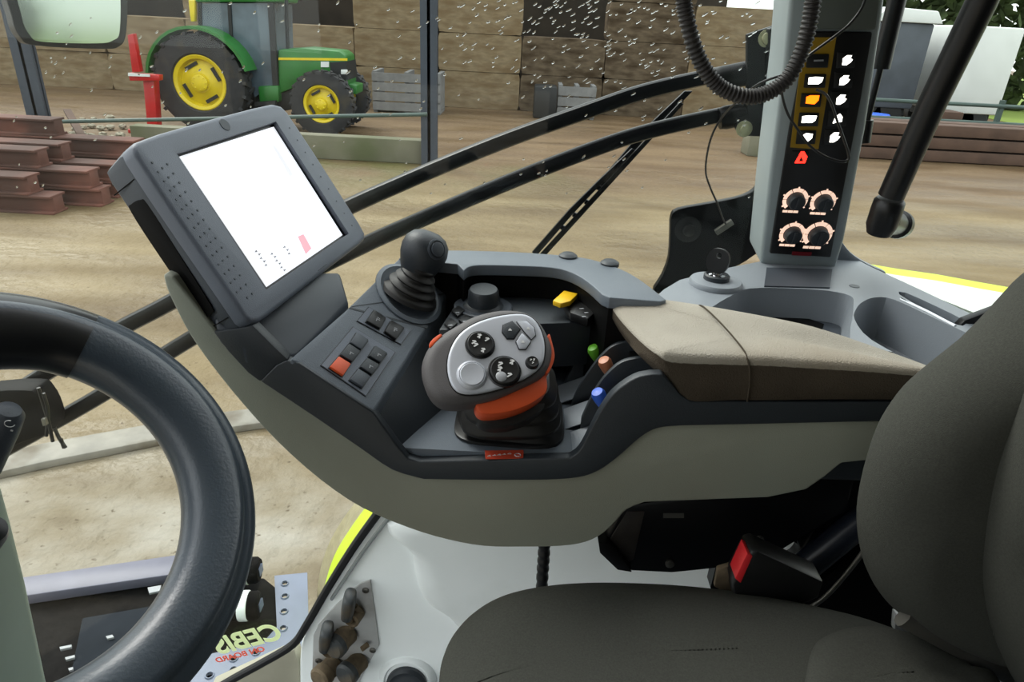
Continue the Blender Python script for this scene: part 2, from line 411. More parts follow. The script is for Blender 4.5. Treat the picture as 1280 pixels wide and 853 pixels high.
kb = obj('concrete_wall', bx(k0.x, k1.x, k1.y - .05, k1.y + .22, 0, .40), M['kerb_concrete'], bevel=.02)
tag(kb, 'low pale mossy concrete wall at the foot of the barn post', 'low wall')

# straw bales
tag(obj('wall_barn', bx(-26, 6.4, 25.0, 25.3, 0, 6), M['barn_dark'], smooth=False), kind='structure')
def bale_geo(w_, h_, d_):
    g = []
    c = V((0, 0, h_ / 2)); ring = sq(40, 24, w_ / 2, h_ / 2)
    rs = [[V((x * k, y_, h_ / 2 + z * k)) for x, z in ring] for y_, k in ((-d_ / 2, .99), (-d_ / 2 + .02, .998), (0, 1), (d_ / 2 - .02, .998), (d_ / 2, .975))]
    return rings(rs)
bw, bh, bd = 2.3, .97, 1.1
bales = {}
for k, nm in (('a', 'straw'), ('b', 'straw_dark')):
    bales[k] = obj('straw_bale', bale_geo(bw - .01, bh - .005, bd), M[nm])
n = 0
for i in range(14):
    x = -22.0 + i * bw
    for t in range(5):
        px = 640 + x / 19.6 * 860
        if 640 < px < 760 and t >= 2: continue
        if 320 < px < 400 and t >= 2: continue
        if 130 < px < 235 and t >= 2: continue
        if px > 840 and t >= 3: continue
        if px > 930: continue
        k = 'b' if (640 < px < 800) else 'a'  # darker straw tone for one band of columns
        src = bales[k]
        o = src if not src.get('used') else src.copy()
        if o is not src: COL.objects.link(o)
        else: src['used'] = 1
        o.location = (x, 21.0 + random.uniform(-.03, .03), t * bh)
        tag(o, 'big square bale in the brown straw stack at the back of the barn' if k == 'a' else 'darker bale in the straw stack at the back of the barn', 'straw bale', 'straw bales stacked across the barn')
for o in COL.objects:
    if 'used' in o: del o['used']

# slatted crates
def crate(c0, w_, h_, d_, label, rows=4):
    t = thing('slatted_crate', c0, label, 'crate')
    for sx_ in (-1, 0, 1):
        obj('upright', bx(c0.x + sx_ * (w_ / 2 - .06) - .05, c0.x + sx_ * (w_ / 2 - .06) + .05, c0.y + .05, c0.y + d_, c0.z, c0.z + h_), M['crate_grey'], t)
    for k in range(rows):
        z0 = c0.z + .06 + k * (h_ - .06) / rows
        obj('slat', bx(c0.x - w_ / 2, c0.x + w_ / 2, c0.y, c0.y + .04, z0, z0 + (h_ / rows) * .8), M['crate_grey'], t)
    obj('crate_floor', bx(c0.x - w_ / 2, c0.x + w_ / 2, c0.y + .04, c0.y + d_, c0.z + .04, c0.z + .1), M['crate_grey'], t)
    return t
ca = aZ(508, 123, 0)
crate(V((aY(508, 123, 18.6).x, 18.6, 0)), 1.75, 1.0, 1.1, 'large grey slatted wooden crate standing behind the barn post')
crate(V((aY(722, 112, 19.2).x, 19.2, 0)), 1.0, .85, .8, 'small grey slatted crate at the foot of the straw stack beside a dark block', 3)
cb = V((aY(685, 112, 19.2).x, 19.2, 0))
tag(obj('stone_block', bx(cb.x - .36, cb.x + .24, 19.0, 19.8, 0, .8), M['tractor_dark'], bevel=.05), 'dark square block on the barn floor left of the small crate', 'block')

# ---------------------------------------------------------------- green tractor
YT = 14.5
def wheel(parent, c, R, wd, rimr):
    ax = V((0, 1, 0))
    prof = [(rimr * .98, -wd * .36), (rimr * 1.06, -wd * .48), (R * .86, -wd * .5), (R * .96, -wd * .44), (R * .965, 0), (R * .96, wd * .44), (R * .86, wd * .5), (rimr * 1.06, wd * .48), (rimr * .98, wd * .36)]
    g = [torus(c, ax, prof, 40)]
    nl = 22
    for i in range(nl * 2):
        a = 2 * math.pi * (i / (nl * 2)); s = 1 if i % 2 else -1
        d = V((math.cos(a), 0, math.sin(a))); tt = V((-math.sin(a), 0, math.cos(a)))
        g.append(box(c + d * R * .96 + ax * s * wd * .25, d * R * .04, (tt * .28 * s + ax * .9).normalized() * wd * .27, (tt * .9 - ax * .28 * s).normalized() * R * .035))
    ty = obj('tyre', g, M['tyre'], parent)
    rm = obj('rim', lathe(c, ax, [(.01, -wd * .3), (rimr * .36, -wd * .3), (rimr * .45, -wd * .22), (rimr * .80, -wd * .12), (rimr * .86, -wd * .36), (rimr * .97, -wd * .42), (rimr * 1.03, -wd * .38), (rimr * 1.03, wd * .38), (.01, wd * .38)], 36), M['tractor_yellow'], ty)
    return ty
rc = aY(256, 113, YT); fc = aY(404, 128, YT)
T = thing('tractor', (rc.x + 1.1, YT + .7, 0), 'green farm tractor with yellow wheels parked in the open barn', 'tractor')
rc.z = .93; fc.z = .64
for dy in (0, 1.45):
    wheel(T, rc + V((0, dy, 0)), .93, .46, .52); wheel(T, fc + V((0, dy, 0)), .64, .36, .36)
for dy in (-.235, ):
    for c_, r_ in ((rc, .52), (fc, .36)):
        obj('wheel_hub', [lathe(c_ + V((0, -.13, 0)), V((0, -1, 0)), [(r_ * .3, -.05), (r_ * .3, .06), (r_ * .2, .08)], 20)] + [ball(c_ + V((r_ * .24 * math.cos(a), -.2, r_ * .24 * math.sin(a))), .018, 6) for a in [k * .785 for k in range(8)]], M['tractor_yellow'], T)
        for k in range(4):
            a = .5 + k * math.pi / 2
            obj('rim_slot', box(c_ + V((math.cos(a) * r_ * .66, -.085, math.sin(a) * r_ * .66)), V((math.cos(a), 0, math.sin(a))) * r_ * .06, V((-math.sin(a), 0, math.cos(a))) * r_ * .26, V((0, .02, 0))), M['tractor_dark'], T)
y0, y1 = YT + .32, YT + 1.12
q = lambda pts, y=y0, d=.8: slab(LY(pts, y), V((0, d, 0)))
obj('bonnet', q([(347, 62), (380, 60), (424, 64), (432, 70), (435, 106), (405, 104), (372, 108), (348, 118)]), M['tractor_green'], T, bevel=.04)
obj('bonnet_stripe', q([(348, 72), (434, 73), (434, 76), (348, 75)], y0 - .012, .02), M['tractor_yellow'], T)
obj('side_badge', q([(401, 77), (411, 77), (411, 84), (401, 84)], y0 - .014, .02), M['sheet_white'], T)
obj('grille', q([(412, 78), (433, 77), (435, 100), (414, 98)], y0 - .01, .82), M['tractor_dark'], T)
obj('headlight', q([(426, 87), (434, 87), (434, 93), (426, 93)], y0 - .02, .05), M['sheet_white'], T, bevel=.01)
obj('front_weight', q([(433, 104), (446, 107), (446, 118), (434, 118)], y0 + .1, .6), M['tractor_green'], T, bevel=.02)
obj('engine', q([(318, 108), (375, 106), (410, 104), (410, 128), (350, 140), (318, 136)], y0 + .08, .62), M['tractor_dark'], T, bevel=.03)
obj('fuel_tank', q([(322, 108), (348, 107), (349, 128), (324, 130)], y0 - .1, .5), M['tractor_green'], T, bevel=.04)
obj('step', q([(318, 128), (344, 126), (344, 131), (318, 133)], y0 - .2, .4), M['tractor_dark'], T)
obj('axle', tube([fc, fc + V((0, 1.45, 0))], .1, 10), M['tractor_green'], T)
obj('rear_axle', tube([rc, rc + V((0, 1.45, 0))], .14, 10), M['tractor_dark'], T)
obj('cab_glass', q([(251, 4), (341, 4), (345, 104), (318, 122), (300, 70), (253, 52)], y0 - .02, 1.2), M['tractor_glass'], T)
for s in ([(247, 2), (251, 2), (253, 56), (248, 56)], [(284, 2), (288, 2), (292, 70), (288, 70)], [(334, 2), (341, 2), (348, 112), (341, 112)], [(248, 50), (300, 60), (318, 122), (312, 122), (296, 66), (248, 56)]):
    for yy in (y0 - .05, y0 + 1.14): obj('cab_pillar', q(s, yy, .07), M['tractor_dark'], T)
obj('cab_roof', q([(242, -16), (330, -14), (346, -8), (346, 3), (243, 3)], y0 - .1, 1.4), M['tractor_green'], T, bevel=.05)
obj('work_lamp', q([(235, 0), (243, 0), (243, 27), (238, 27)], y0 - .12, .14), M['tractor_yellow'], T, bevel=.02)
fo, fi = [], []
for i in range(15):
    a = math.radians(172 - i * 11.2); fo.append(rc + V((math.cos(a) * 1.03, 0, math.sin(a) * 1.03))); fi.append(rc + V((math.cos(a) * .975, 0, math.sin(a) * .975)))
for yy in (-.25, 1.18):
    obj('mudguard', slab([p + V((0, yy, 0)) for p in fo + fi[::-1]], V((0, .56, 0))), M['tractor_green'], T)
obj('seat_back', q([(262, 40), (280, 36), (284, 54), (262, 52)], y0 + .3, .4), M['tractor_dark'], T, bevel=.03)
obj('exhaust_pipe', tube([aY(360, 62, y0 + .2), aY(358, 20, y0 + .2), aY(358, -10, y0 + .2)], .035, 10), M['tractor_dark'], T)

I = thing('implement', aY(190, 160, 14.0), 'bright red steel implement frame standing behind the green tractor', 'implement')
I.location.z = 0
a0 = aY(189, 165, 14.0).x
ql = lambda pts, d=.22, y=13.9: slab(LY(pts, y), V((0, d, 0)))
obj('upright', ql([(178, 96), (192, 96), (197, 172), (185, 172)]), M['implement_red'], I, bevel=.015)
obj('crossbar', ql([(160, 91), (199, 94), (199, 101), (162, 101)], .16, 13.8), M['implement_red'], I, bevel=.01)
obj('mast', ql([(159, 44), (166, 42), (175, 90), (165, 90)], .14), M['implement_red'], I, bevel=.01)
obj('label_plate', ql([(160, 91), (187, 93), (187, 96), (160, 95)], .02, 13.77), M['sheet_white'], I)
obj('foot', bx(a0 - .3, a0 + .35, 13.7, 14.4, 0, .07), M['implement_red'], I, bevel=.01)

# rubble, planks
for i in range(24):
    px, py = 92 + (i % 6) * 12 + random.uniform(-2, 2), 151 + (i // 6) * 11 + random.uniform(-2, 2); c = aZ(px, py, 0); s = random.uniform(.05, .09)
    g = ball(V((c.x, c.y, s * .5)), s, 8, k=.6); g = ([p + V((random.uniform(-1, 1), random.uniform(-1, 1), random.uniform(-.4, .4))) * s * .25 for p in g[0]], g[1])
    zz = min(p.z for p in g[0]); g = ([p - V((0, 0, zz)) for p in g[0]], g[1])
    tag(obj('rubble_stone', g, M['stone'], ang=20), 'pale broken stone in the rubble heap between barn post and red implement', 'stone', 'rubble stones beside the barn post')
tag(obj('plank', beam(aZ(122, 205, .06), aY(84, 138, 13.2), .12, .05), M['board_brown']), 'thin brown plank leaning up out of the rubble by the left barn post', 'plank')

# stack of rusty girders, left
G = [(66, 8.1, 0, 'front bottom'), (40, 8.1, 1, 'front upper'), (128, 8.55, 0, 'second row bottom'), (118, 8.55, 1, 'second row upper'), (60, 8.55, 2, 'second row topmost short'),
     (150, 9.0, 0, 'third row bottom'), (172, 9.0, 1, 'third row long'), (90, 9.0, 2, 'third row upper short'), (178, 9.5, 0, 'rear row bottom'), (176, 9.5, 1, 'rear row middle'), (182, 9.5, 2, 'rear row long upper'), (88, 9.5, 3, 'rear row topmost')]
for px, y, lv, nm in G:
    x1 = aY(px, 220, y).x; h, wd = .22, .3; z = lv * h
    g = [bx(-9.5, x1, y - wd / 2, y + wd / 2, z, z + .03), bx(-9.5, x1, y - wd / 2, y + wd / 2, z + h - .03, z + h), bx(-9.5, x1, y - .09, y + .09, z + .02, z + h - .02)]
    tag(obj('steel_girder', g, M['rust_steel'], bevel=.006), nm + ' rusty red-brown girder of the stack lying by the left barn post', 'girder', 'rusty girders stacked at the left')
# boards on the right
for k in range(6):
    z = .02 + (k // 2) * .26; y = 15.4 + (k % 2) * .5; xx = 5.2 + (k % 3) * .15
    tag(obj('timber_beam', bx(xx, 15.5, y - .2, y + .2, z, z + .22), M['board_brown'], bevel=.01), ['bottom', 'middle', 'top'][k // 2] + (' front' if k % 2 == 0 else ' rear') + ' brown timber of the long stack beyond the black grab handle', 'timber', 'brown timbers stacked beyond the grab handle')
# things beyond, right
def trailer(x0, x1, y, z0, z1, mt, label, d=2.2):
    t = thing('trailer', ((x0 + x1) / 2, y + d / 2, 0), label, 'trailer')
    obj('body', bx(x0, x1, y, y + d, z0, z1), M[mt], t, bevel=.06)
    obj('chassis', bx(x0 + .1, x1 - .1, y + .2, y + d - .2, z0 - .18, z0), M['tractor_dark'], t)
    for xx in (x0 + .5, x1 - .6):
        for yy in (y + .05, y + d - .3): obj('wheel', lathe(V((xx, yy, .42)), V((0, 1, 0)), [(.2, 0), (.38, .0), (.42, .05), (.42, .2), (.38, .25), (.2, .25)], 24), M['tractor_dark'], t)
    return t
X = lambda px, y: aY(px, 100, y).x
trailer(X(1072, 20), X(1150, 20), 20, .62, 2.75, 'sheet_grey', 'dark grey box trailer parked beyond the timber stack, left of the white one')
trailer(X(1142, 22.3), X(1205, 22.3), 22.3, .62, 2.3, 'sheet_white', 'small white trailer between the dark grey trailer and the tall white van body')
trailer(X(1192, 19.5), X(1262, 19.5), 19.5, .62, 2.75, 'sheet_white', 'tall white van body parked at the far right of the yard')
tag(obj('sheet_cover', slab([V((X(1070, 19.9), 19.9, 2.75)), V((X(1160, 19.9), 19.9, 2.75)), V((X(1150, 19.9), 19.9, 3.05)), V((X(1090, 19.9), 19.9, 3.1))], V((0, 2.2, 0))), M['sheet_white'], bevel=.04), 'white sheet folded on top of the dark grey trailer', 'sheet')
ra, rb = V((X(1068, 17.5), 17.5, 1.02)), V((X(1300, 17.5) + 3, 17.5, 1.02))
fr = thing('yard_fence', ra * 1, 'grey-green horizontal rail fence running behind the brown timber stack', 'fence'); fr.location.z = 0
for z in (1.02, .62): obj('fence_rail', tube([V((ra.x, 17.5, z)), V((rb.x, 17.5, z))], .045, 8), M['rail_green'], fr)
for k in range(5): xx = ra.x + (rb.x - ra.x) * k / 4; obj('fence_post', bx(xx - .05, xx + .05, 17.5, 17.6, 0, 1.15), M['rail_green'], fr)
tag(obj('drum', lathe(V((X(1108, 18.4), 18.4, 0)), V((0, 0, 1)), [(.3, 0), (.3, .6), (.28, .62)], 20), M['blue_plastic']), 'small blue drum at the foot of the dark grey trailer', 'drum')
tag(obj('crate_box', bx(X(1190, 18.6) - .35, X(1190, 18.6) + .45, 18.4, 19.1, 0, .75), M['board_brown'], bevel=.03), 'brown crate standing under the rail fence below the white trailer', 'crate')
cbk = aZ(948, 196, 0)
tag(obj('concrete_block', bx(cbk.x - .25, cbk.x + .5, cbk.y, cbk.y + .5, 0, .48), M['kerb_concrete'], bevel=.03), 'pale concrete block on the yard just left of the switch pillar', 'block')
def leafy(x0, x1, y, h, n_, label, name='hedge'):
    g = []
    for i in range(n_):
        c = V((random.uniform(x0, x1), y + random.uniform(-1, 1), random.uniform(.1, h))); s = random.uniform(.25, .6)
        a = V((random.uniform(-1, 1), random.uniform(-1, 1), random.uniform(-1, 1))).normalized(); b = a.cross(V((.3, .5, .8))).normalized()
        c0 = a.cross(b)
        g.append(([c - a * s, c + b * s * .5, c + a * s, c - b * s * .5, c + c0 * s * .2], [[0, 1, 4], [1, 2, 4], [2, 3, 4], [3, 0, 4]]))
    return tag(obj(name, g, M['leaf'], smooth=False), label, 'hedge')
leafy(9.5, 30, 29, 5.5, 2600, 'tall leafy green hedge closing the yard behind the trailers')
# ================================================================ cab shell
GY = 1.06                                   # plane of the side glass
struct('floor', bx(-1.1, 1.25, -.75, .9, 1.08, 1.12), M['dark_plastic'])
struct('ceiling', bx(-.80, 1.3, -.8, .80, 3.06, 3.12), mat('ceiling_cloth', (190, 190, 184), rough=.9, var=.05))
struct('shade_wall_rear', bx(1.22, 1.27, -.78, .85, 1.08, 3.06), M['dark_plastic'])  # unseen; closed up over the rear window to darken the seat side
struct('shade_wall_left', [bx(.1, 1.25, -.8, -.76, 1.08, 2.15), bx(-.8, 1.25, -.8, -.76, 2.14, 3.05), bx(1.15, 1.25, -.8, -.7, 1.7, 3.05), bx(-1.15, -1.05, -.8, -.7, 1.08, 3.05)], M['dark_plastic'])  # unseen solid wall added to block light, in place of the driver's body
G1 = glassmat('window_glass', (250, 252, 250), .35)
struct('window_1', slab([V((-1.25, GY, .75)), V((.36, GY, .75)), V((.36, GY, 3.05)), V((-1.25, GY, 3.05))], V((0, .006, 0))), G1, smooth=False)
struct('window_2', slab([V((.43, GY, 1.9)), V((1.25, GY, 1.9)), V((1.25, GY, 3.05)), V((.43, GY, 3.05))], V((0, .006, 0))), G1, smooth=False)
# raindrops on the outer face
wm = bpy.data.materials.new('rain_water'); wm.use_nodes = True; b_ = wm.node_tree.nodes['Principled BSDF']
b_.inputs['Transmission Weight'].default_value = 1; b_.inputs['Roughness'].default_value = .02; b_.inputs['IOR'].default_value = 1.33
g = []
def drop(px, py, L_, W_, a):
    c = aY(px, py, GY + .007); d = V((math.cos(a), 0, math.sin(a))); e = V((-math.sin(a), 0, math.cos(a))); rs = []
    for k, h in ((1, 0), (.85, .55), (.5, .9), (.08, 1)):
        rs.append([c + d * math.cos(t * .785) * L_ * k + e * math.sin(t * .785) * W_ * k + V((0, h * W_ * .8, 0)) for t in range(8)])
    g.append(rings(rs))
for i in range(230):
    px = random.gauss(735, 130); py = abs(random.gauss(0, 62))
    if 420 < px < 960 and py < 260: drop(px, py, random.uniform(.002, .0052), random.uniform(.0009, .0015), math.radians(random.uniform(25, 45)))
for i in range(150):
    px, py = random.uniform(10, 950), random.uniform(0, 250); drop(px, py, random.uniform(.0015, .004), random.uniform(.001, .0015), math.radians(random.uniform(20, 50)))
tag(obj('raindrops', g, wm, ang=80), 'streaks of rain on the outside of the side window', 'rain', kind='stuff')

# ================================================================ outside the glass
def bar(pts, y, r, w_, name, label):
    P = crom([aY(a, b, y) for a, b in pts], 6)
    sc_ = [1 + .45 * i / (len(P) - 1) for i in range(len(P))]
    return tag(obj(name, sweep(P, sq(16, 3, w_ / 2, r), up=V((0, 0, 1)), scale=sc_), M['bar_paint'], bevel=0), label, 'guard rail')
bar([(960, 86), (925, 89), (875, 98), (800, 116), (727, 141), (640, 172), (560, 204), (495, 232), (437, 258), (330, 310), (215, 377), (145, 414), (60, 465), (-40, 530)], 1.22, .0115, .022, 'guard_rail', 'upper of the two curved black guard rails outside the side window')
bar([(960, 134), (915, 141), (815, 163), (740, 187), (640, 226), (532, 272), (452, 308), (340, 365), (228, 430), (130, 492), (60, 532), (0, 565)], 1.2, .0115, .022, 'guard_rail', 'lower of the two curved black guard rails outside the side window')
# upper bracket
bk = thing('rail_bracket', aY(948, 170, 1.2), 'black plate bracket with two bolts holding the guard rails beside the switch pillar', 'bracket')
obj('bracket_plate', slab(LY([(934, 43), (980, 28), (980, 172), (926, 170), (919, 160), (921, 148), (934, 143)], 1.17), V((0, .012, 0))), M['black_paint'], bk, bevel=.002)
obj('bracket_flange', slab(LY([(962, 36), (985, 30), (985, 172), (960, 172)], 1.15), V((0, .02, 0))), M['black_paint'], bk, bevel=.002)
for px, py in ((958, 48), (930, 161)):
    c = aY(px, py, 1.17); obj('bolt', [lathe(c, V((0, -1, 0)), [(.013, 0), (.013, .003), (.009, .004), (.009, .01), (.006, .012)], 6 * 3)], M['dull_bolt'], bk)
obj('rail_clamp', [lathe(aY(x, y, 1.19), V((1, 0, .25)), [(.017, -.03), (.019, -.02), (.019, .02), (.017, .03)], 20) for x, y in ((918, 95), (922, 144))], M['black_paint'], bk)
# lower bracket
lb = thing('mounting_bracket', aY(820, 362, 1.14), 'large black curved mounting plate outside the window behind the ignition key', 'bracket')
op = c2([(817, 366), (828, 345), (836, 322), (838, 290), (839, 272), (848, 262), (890, 254), (930, 245), (948, 232), (962, 205), (975, 205), (975, 300), (945, 318), (925, 331), (880, 350), (845, 364)], 3, True)
obj('plate', slab(LY(op, 1.13), V((0, .014, 0))), M['black_paint'], lb, bevel=.0015)
c = aY(860, 287, 1.13)
obj('bolt', [lathe(c, V((0, -1, 0)), [(.022, 0), (.022, .002), (.016, .003), (.01, .003), (.01, .009), (.007, .011)], 24)], M['black_plastic'], lb)
tag(obj('cable_clip', [box(aY(905, 284, 1.11), V((.012, 0, .010)), V((0, .004, 0)), V((-.003, 0, .004)))] , M['steel'], bevel=.001), 'small metal cable clip hanging against the black mounting plate', 'clip')
# wiper
wp = thing('window_wiper', aY(672, 318, 1.32), 'black windscreen wiper lying diagonally across the outside of the side window', 'wiper')
def qd(pts, y, d=.006): return slab(LY(pts, y), V((0, d, 0)))
obj('wiper_arm', [qd([(856, 114), (866, 114), (812, 170), (801, 166)], 1.33, .008), qd([(806, 160), (818, 160), (752, 238), (743, 235)], 1.33, .008)], M['bar_paint'], wp, bevel=.001)
obj('wiper_blade', [qd([(850, 128), (855, 130), (681, 321), (675, 318)], 1.30, .006)], M['black_paint'], wp, bevel=.001)
obj('blade_bow', [qd([(790, 186), (794, 188), (752, 230), (716, 268), (671, 320), (665, 316), (712, 262), (748, 226)], 1.305, .008)] +
    [qd([(a, b), (a + 8, b + 3), (a + 5, b + 8), (a - 3, b + 5)], 1.304, .008) for a, b in ((774, 205), (748, 232), (733, 250), (718, 266), (703, 282))], M['bar_paint'], wp, bevel=.001)
# mirror
mn = V((.80, -.60, .0)).normalized(); mpl = (aY(80, 0, 1.7), mn)
mo = c2([(6, -60), (150, -60), (158, -20), (157, 40), (148, 58), (125, 61), (45, 57), (26, 48), (14, 20)], 4, True)
mi = c2([(20, -52), (140, -52), (148, -20), (148, 38), (140, 50), (120, 54), (52, 52), (36, 44), (25, 18)], 4, True)
mr_ = thing('wing_mirror', aP(80, 60, mpl), 'black framed wing mirror outside at the top left, reflecting pale sky and grass', 'mirror')
O = LP(mo, mpl); obj('mirror_housing', rings([O, [p - mn * .03 for p in O], [p - mn * .07 for p in inset(O, mn, .035)]]), M['black_plastic'], mr_)
I1 = LP(mi, (mpl[0] + mn * .0, mn)); mgm = bpy.data.materials.new('mirror_glass'); mgm.use_nodes = True; b_ = mgm.node_tree.nodes['Principled BSDF']
b_.inputs['Metallic'].default_value = 1; b_.inputs['Roughness'].default_value = .12; b_.inputs['Base Color'].default_value = (.42, .47, .43, 1)
obj('mirror_rim', hull2([p + mn * .004 for p in O], O), M['black_plastic'], mr_, bevel=.001)
obj('mirror_glass', hull2([p + mn * .007 for p in I1], [p + mn * .0035 for p in I1]), mgm, mr_)
obj('mirror_arm', tube([aP(40, -30, mpl) - mn * .06, V((-1.3, 1.15, 2.75))], .014), M['black_paint'], mr_)
# rear fender outside and the strip by the door seal
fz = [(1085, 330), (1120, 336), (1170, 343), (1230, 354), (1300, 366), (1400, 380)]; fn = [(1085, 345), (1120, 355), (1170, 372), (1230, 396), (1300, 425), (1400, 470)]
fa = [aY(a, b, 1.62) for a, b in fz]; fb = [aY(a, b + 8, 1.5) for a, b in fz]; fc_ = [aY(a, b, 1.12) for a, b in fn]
fd = thing('rear_fender', fa[2] - V((0, 0, .2)), 'rear fender with lime green edge and top painted white with sky glare beyond the right-hand window', 'fender')
def strip(rows, th):
    n = len(rows[0]); v = [p.copy() for r in rows for p in r]; f = []
    for k in range(len(rows) - 1):
        for i in range(n - 1): f.append([k * n + i, k * n + i + 1, (k + 1) * n + i + 1, (k + 1) * n + i])
    m_ = len(v); v += [p - V((0, 0, th)) for p in v]; f += [[i + m_ for i in q_][::-1] for q_ in f]
    R_ = len(rows); bd = [k * n for k in range(R_)] + [(R_ - 1) * n + i for i in range(1, n)] + [k * n + n - 1 for k in range(R_ - 2, -1, -1)] + [i for i in range(n - 2, 0, -1)]
    for i in range(len(bd)): a, b = bd[i], bd[(i + 1) % len(bd)]; f.append([a, b, b + m_, a + m_])
    return v, f
obj('fender_edge', strip([[p - V((0, 0, .12)) for p in fa], fa, fb], .01), M['lime_paint'], fd)
obj('fender_top', strip([fb, fc_], .01), M['glare_white'], fd)  # bright highlight on the lime fender painted as a white surface
ff = thing('front_fender', aZ(430, 700, 1.3), 'curved lime green fender edge with a muddy rim outside the lower window', 'fender')
g1 = crom([aY(a, b, 1.3) for a, b in [(470, 618), (442, 655), (418, 695), (404, 740), (400, 775)]], 5); g2 = crom([aY(a, b, 1.22) for a, b in [(484, 628), (466, 655), (444, 692), (424, 735), (413, 768)]], 5)
obj('painted_edge', strip([g1, g2], .01), M['lime_paint'], ff)
g3 = crom([aY(a, b, 1.36) for a, b in [(455, 615), (428, 650), (407, 690), (397, 735), (396, 790)]], 5)
obj('muddy_rim', strip([g3, [p - V((0, .0, .004)) for p in g1]], .01), M['dirt_glassy'], ff)
# outside step with rollers, lower left
ZS = 1.02
st = thing('access_step', aZ(300, 780, ZS) - V((0, 0, .1)), 'blue-grey perforated step plate outside at the lower left, seen past the steering wheel', 'step')
plo = LZ([(343, 720), (384, 716), (386, 790), (378, 808), (355, 826), (300, 842), (240, 870), (190, 880), (262, 818), (330, 802), (346, 784)], ZS)
def hcut(px, py, r=.0075): c = aZ(px, py, ZS); return lathe(c - V((0, 0, .02)), V((0, 0, 1)), [(r, 0), (r, .04)], 12)
holes = [(356, 730), (356, 746), (355, 765), (354, 786), (320, 816), (292, 824), (292, 838), (262, 845), (320, 833)]
obj('step_plate', carve(slab(plo, V((0, 0, -.006))), [hcut(*h) for h in holes]), M['step_paint'], st, ang=30)
for a, b in holes: obj('hole_rim', torus(aZ(a, b, ZS), V((0, 0, 1)), [(.0078, 0), (.011, .0), (.0095, .003), (.0078, .003)], 14), M['step_paint'], st)
sb = lambda pts, h, z=ZS - .02: slab(LZ(pts, z), V((0, 0, h)))
obj('step_box', sb([(20, 752), (215, 728), (330, 722), (346, 735), (350, 790), (340, 806), (240, 850), (120, 950), (20, 950)], -.12, ZS - .006), M['step_dark'], st, bevel=.006)
obj('side_rail', sb([(10, 736), (225, 704), (300, 700), (300, 716), (225, 728), (10, 760)], .03, ZS), mat('rail_lavender', (98, 97, 112), rough=.45, var=.08), st, bevel=.003)
obj('inner_bracket', [sb(p_, .02, ZS) for p_ in ([(105, 780), (190, 765), (250, 765), (200, 830), (150, 853), (90, 853)],)], mat('bracket_dark', (34, 38, 44), rough=.8, spec=.1), st, bevel=.004)
for p_ in ([(75, 811.5), (90, 808.5), (90, 811.5), (76, 814.5)], [(82, 824.5), (94, 821.5), (94, 824.5), (83, 827.5)], [(86, 838), (92, 836.5), (92, 839.5), (87, 841)], [(133, 798), (141, 796), (143, 799), (135, 801)], [(185, 737), (202, 734), (200, 741), (187, 744)]): obj('bracket_tab', sb(p_, .006, ZS + .02), M['pale_mark'], st)
for k, (px, py) in enumerate(((322, 713), (322, 757))):
    c = aZ(px, py, ZS + .045); a_ = V((1, .12, 0)).normalized()
    rl = obj('roller', [lathe(c - a_ * .12, a_, [(.028, 0), (.034, .006), (.034, .118), (.028, .126)], 24)], M['step_dark'], st)
    obj('roller_band', lathe(c - a_ * .042, a_, [(.0345, 0), (.0362, .002), (.0362, .02), (.0345, .022)], 24), M['white_panel'], rl)
    obj('roller_hub', box(c + a_ * .0065, a_ * .003, V((0, .012, 0)), V((0, 0, .012))), M['step_paint'], rl)
# sticker on the glass (read from outside, so it shows mirrored)
stk_pl = (V((0, GY - .002, 0)), V((0, 1, 0)))
oC, oS = aP(357, 788, stk_pl), aP(262, 812, stk_pl); xd = (oS - oC).normalized(); yd = V((0, -1, 0)).cross(xd) * -1
yd = yd if yd.z > 0 else -yd
sk = thing('window_sticker', oS, 'pale green and red mirrored lettering sticker on the lower window glass', 'sticker')
obj('lettering', text('CEBIS', (oC + oS) / 2 + V((0, 0, 0)), xd, yd, .066, .0002, True, .98), mat('sticker_green', (226, 242, 186), rough=.6, var=.03), sk, smooth=False)
obj('small_lettering', text('ON BOARD', aP(300, 819, stk_pl), xd, yd, .020, .0002, True, 1.15), mat('sticker_red', (232, 96, 78), rough=.6, var=.03), sk, smooth=False)
# mirror arm bracket with cable ties left, outside
ab = thing('rail_mount', aY(40, 600, 1.14), 'black bracket with cable ties at the lower left end of the guard rails', 'bracket')
obj('bracket_body', slab(LY(c2([(-40, 500), (30, 488), (48, 497), (60, 520), (62, 541), (40, 549), (10, 560), (-40, 575)], 3, True), 1.14), V((0, .05, 0))), M['deep_black'], ab, bevel=.003)
for pts in ([(48, 485), (54, 505), (60, 525), (66, 552)], [(68, 535), (74, 548), (82, 560)], [(76, 549), (80, 560)], [(54, 492), (60, 515), (58, 545)]):
    obj('cable_tie', tube(crom([aY(a, b, 1.13) for a, b in pts], 4), .0035, 8), M['black_plastic'], ab)
obj('tie_head', box(aY(56, 527, 1.12), V((.004, 0, .001)), V((0, .004, 0)), V((0, 0, .008))), M['steel'], ab, bevel=.001)

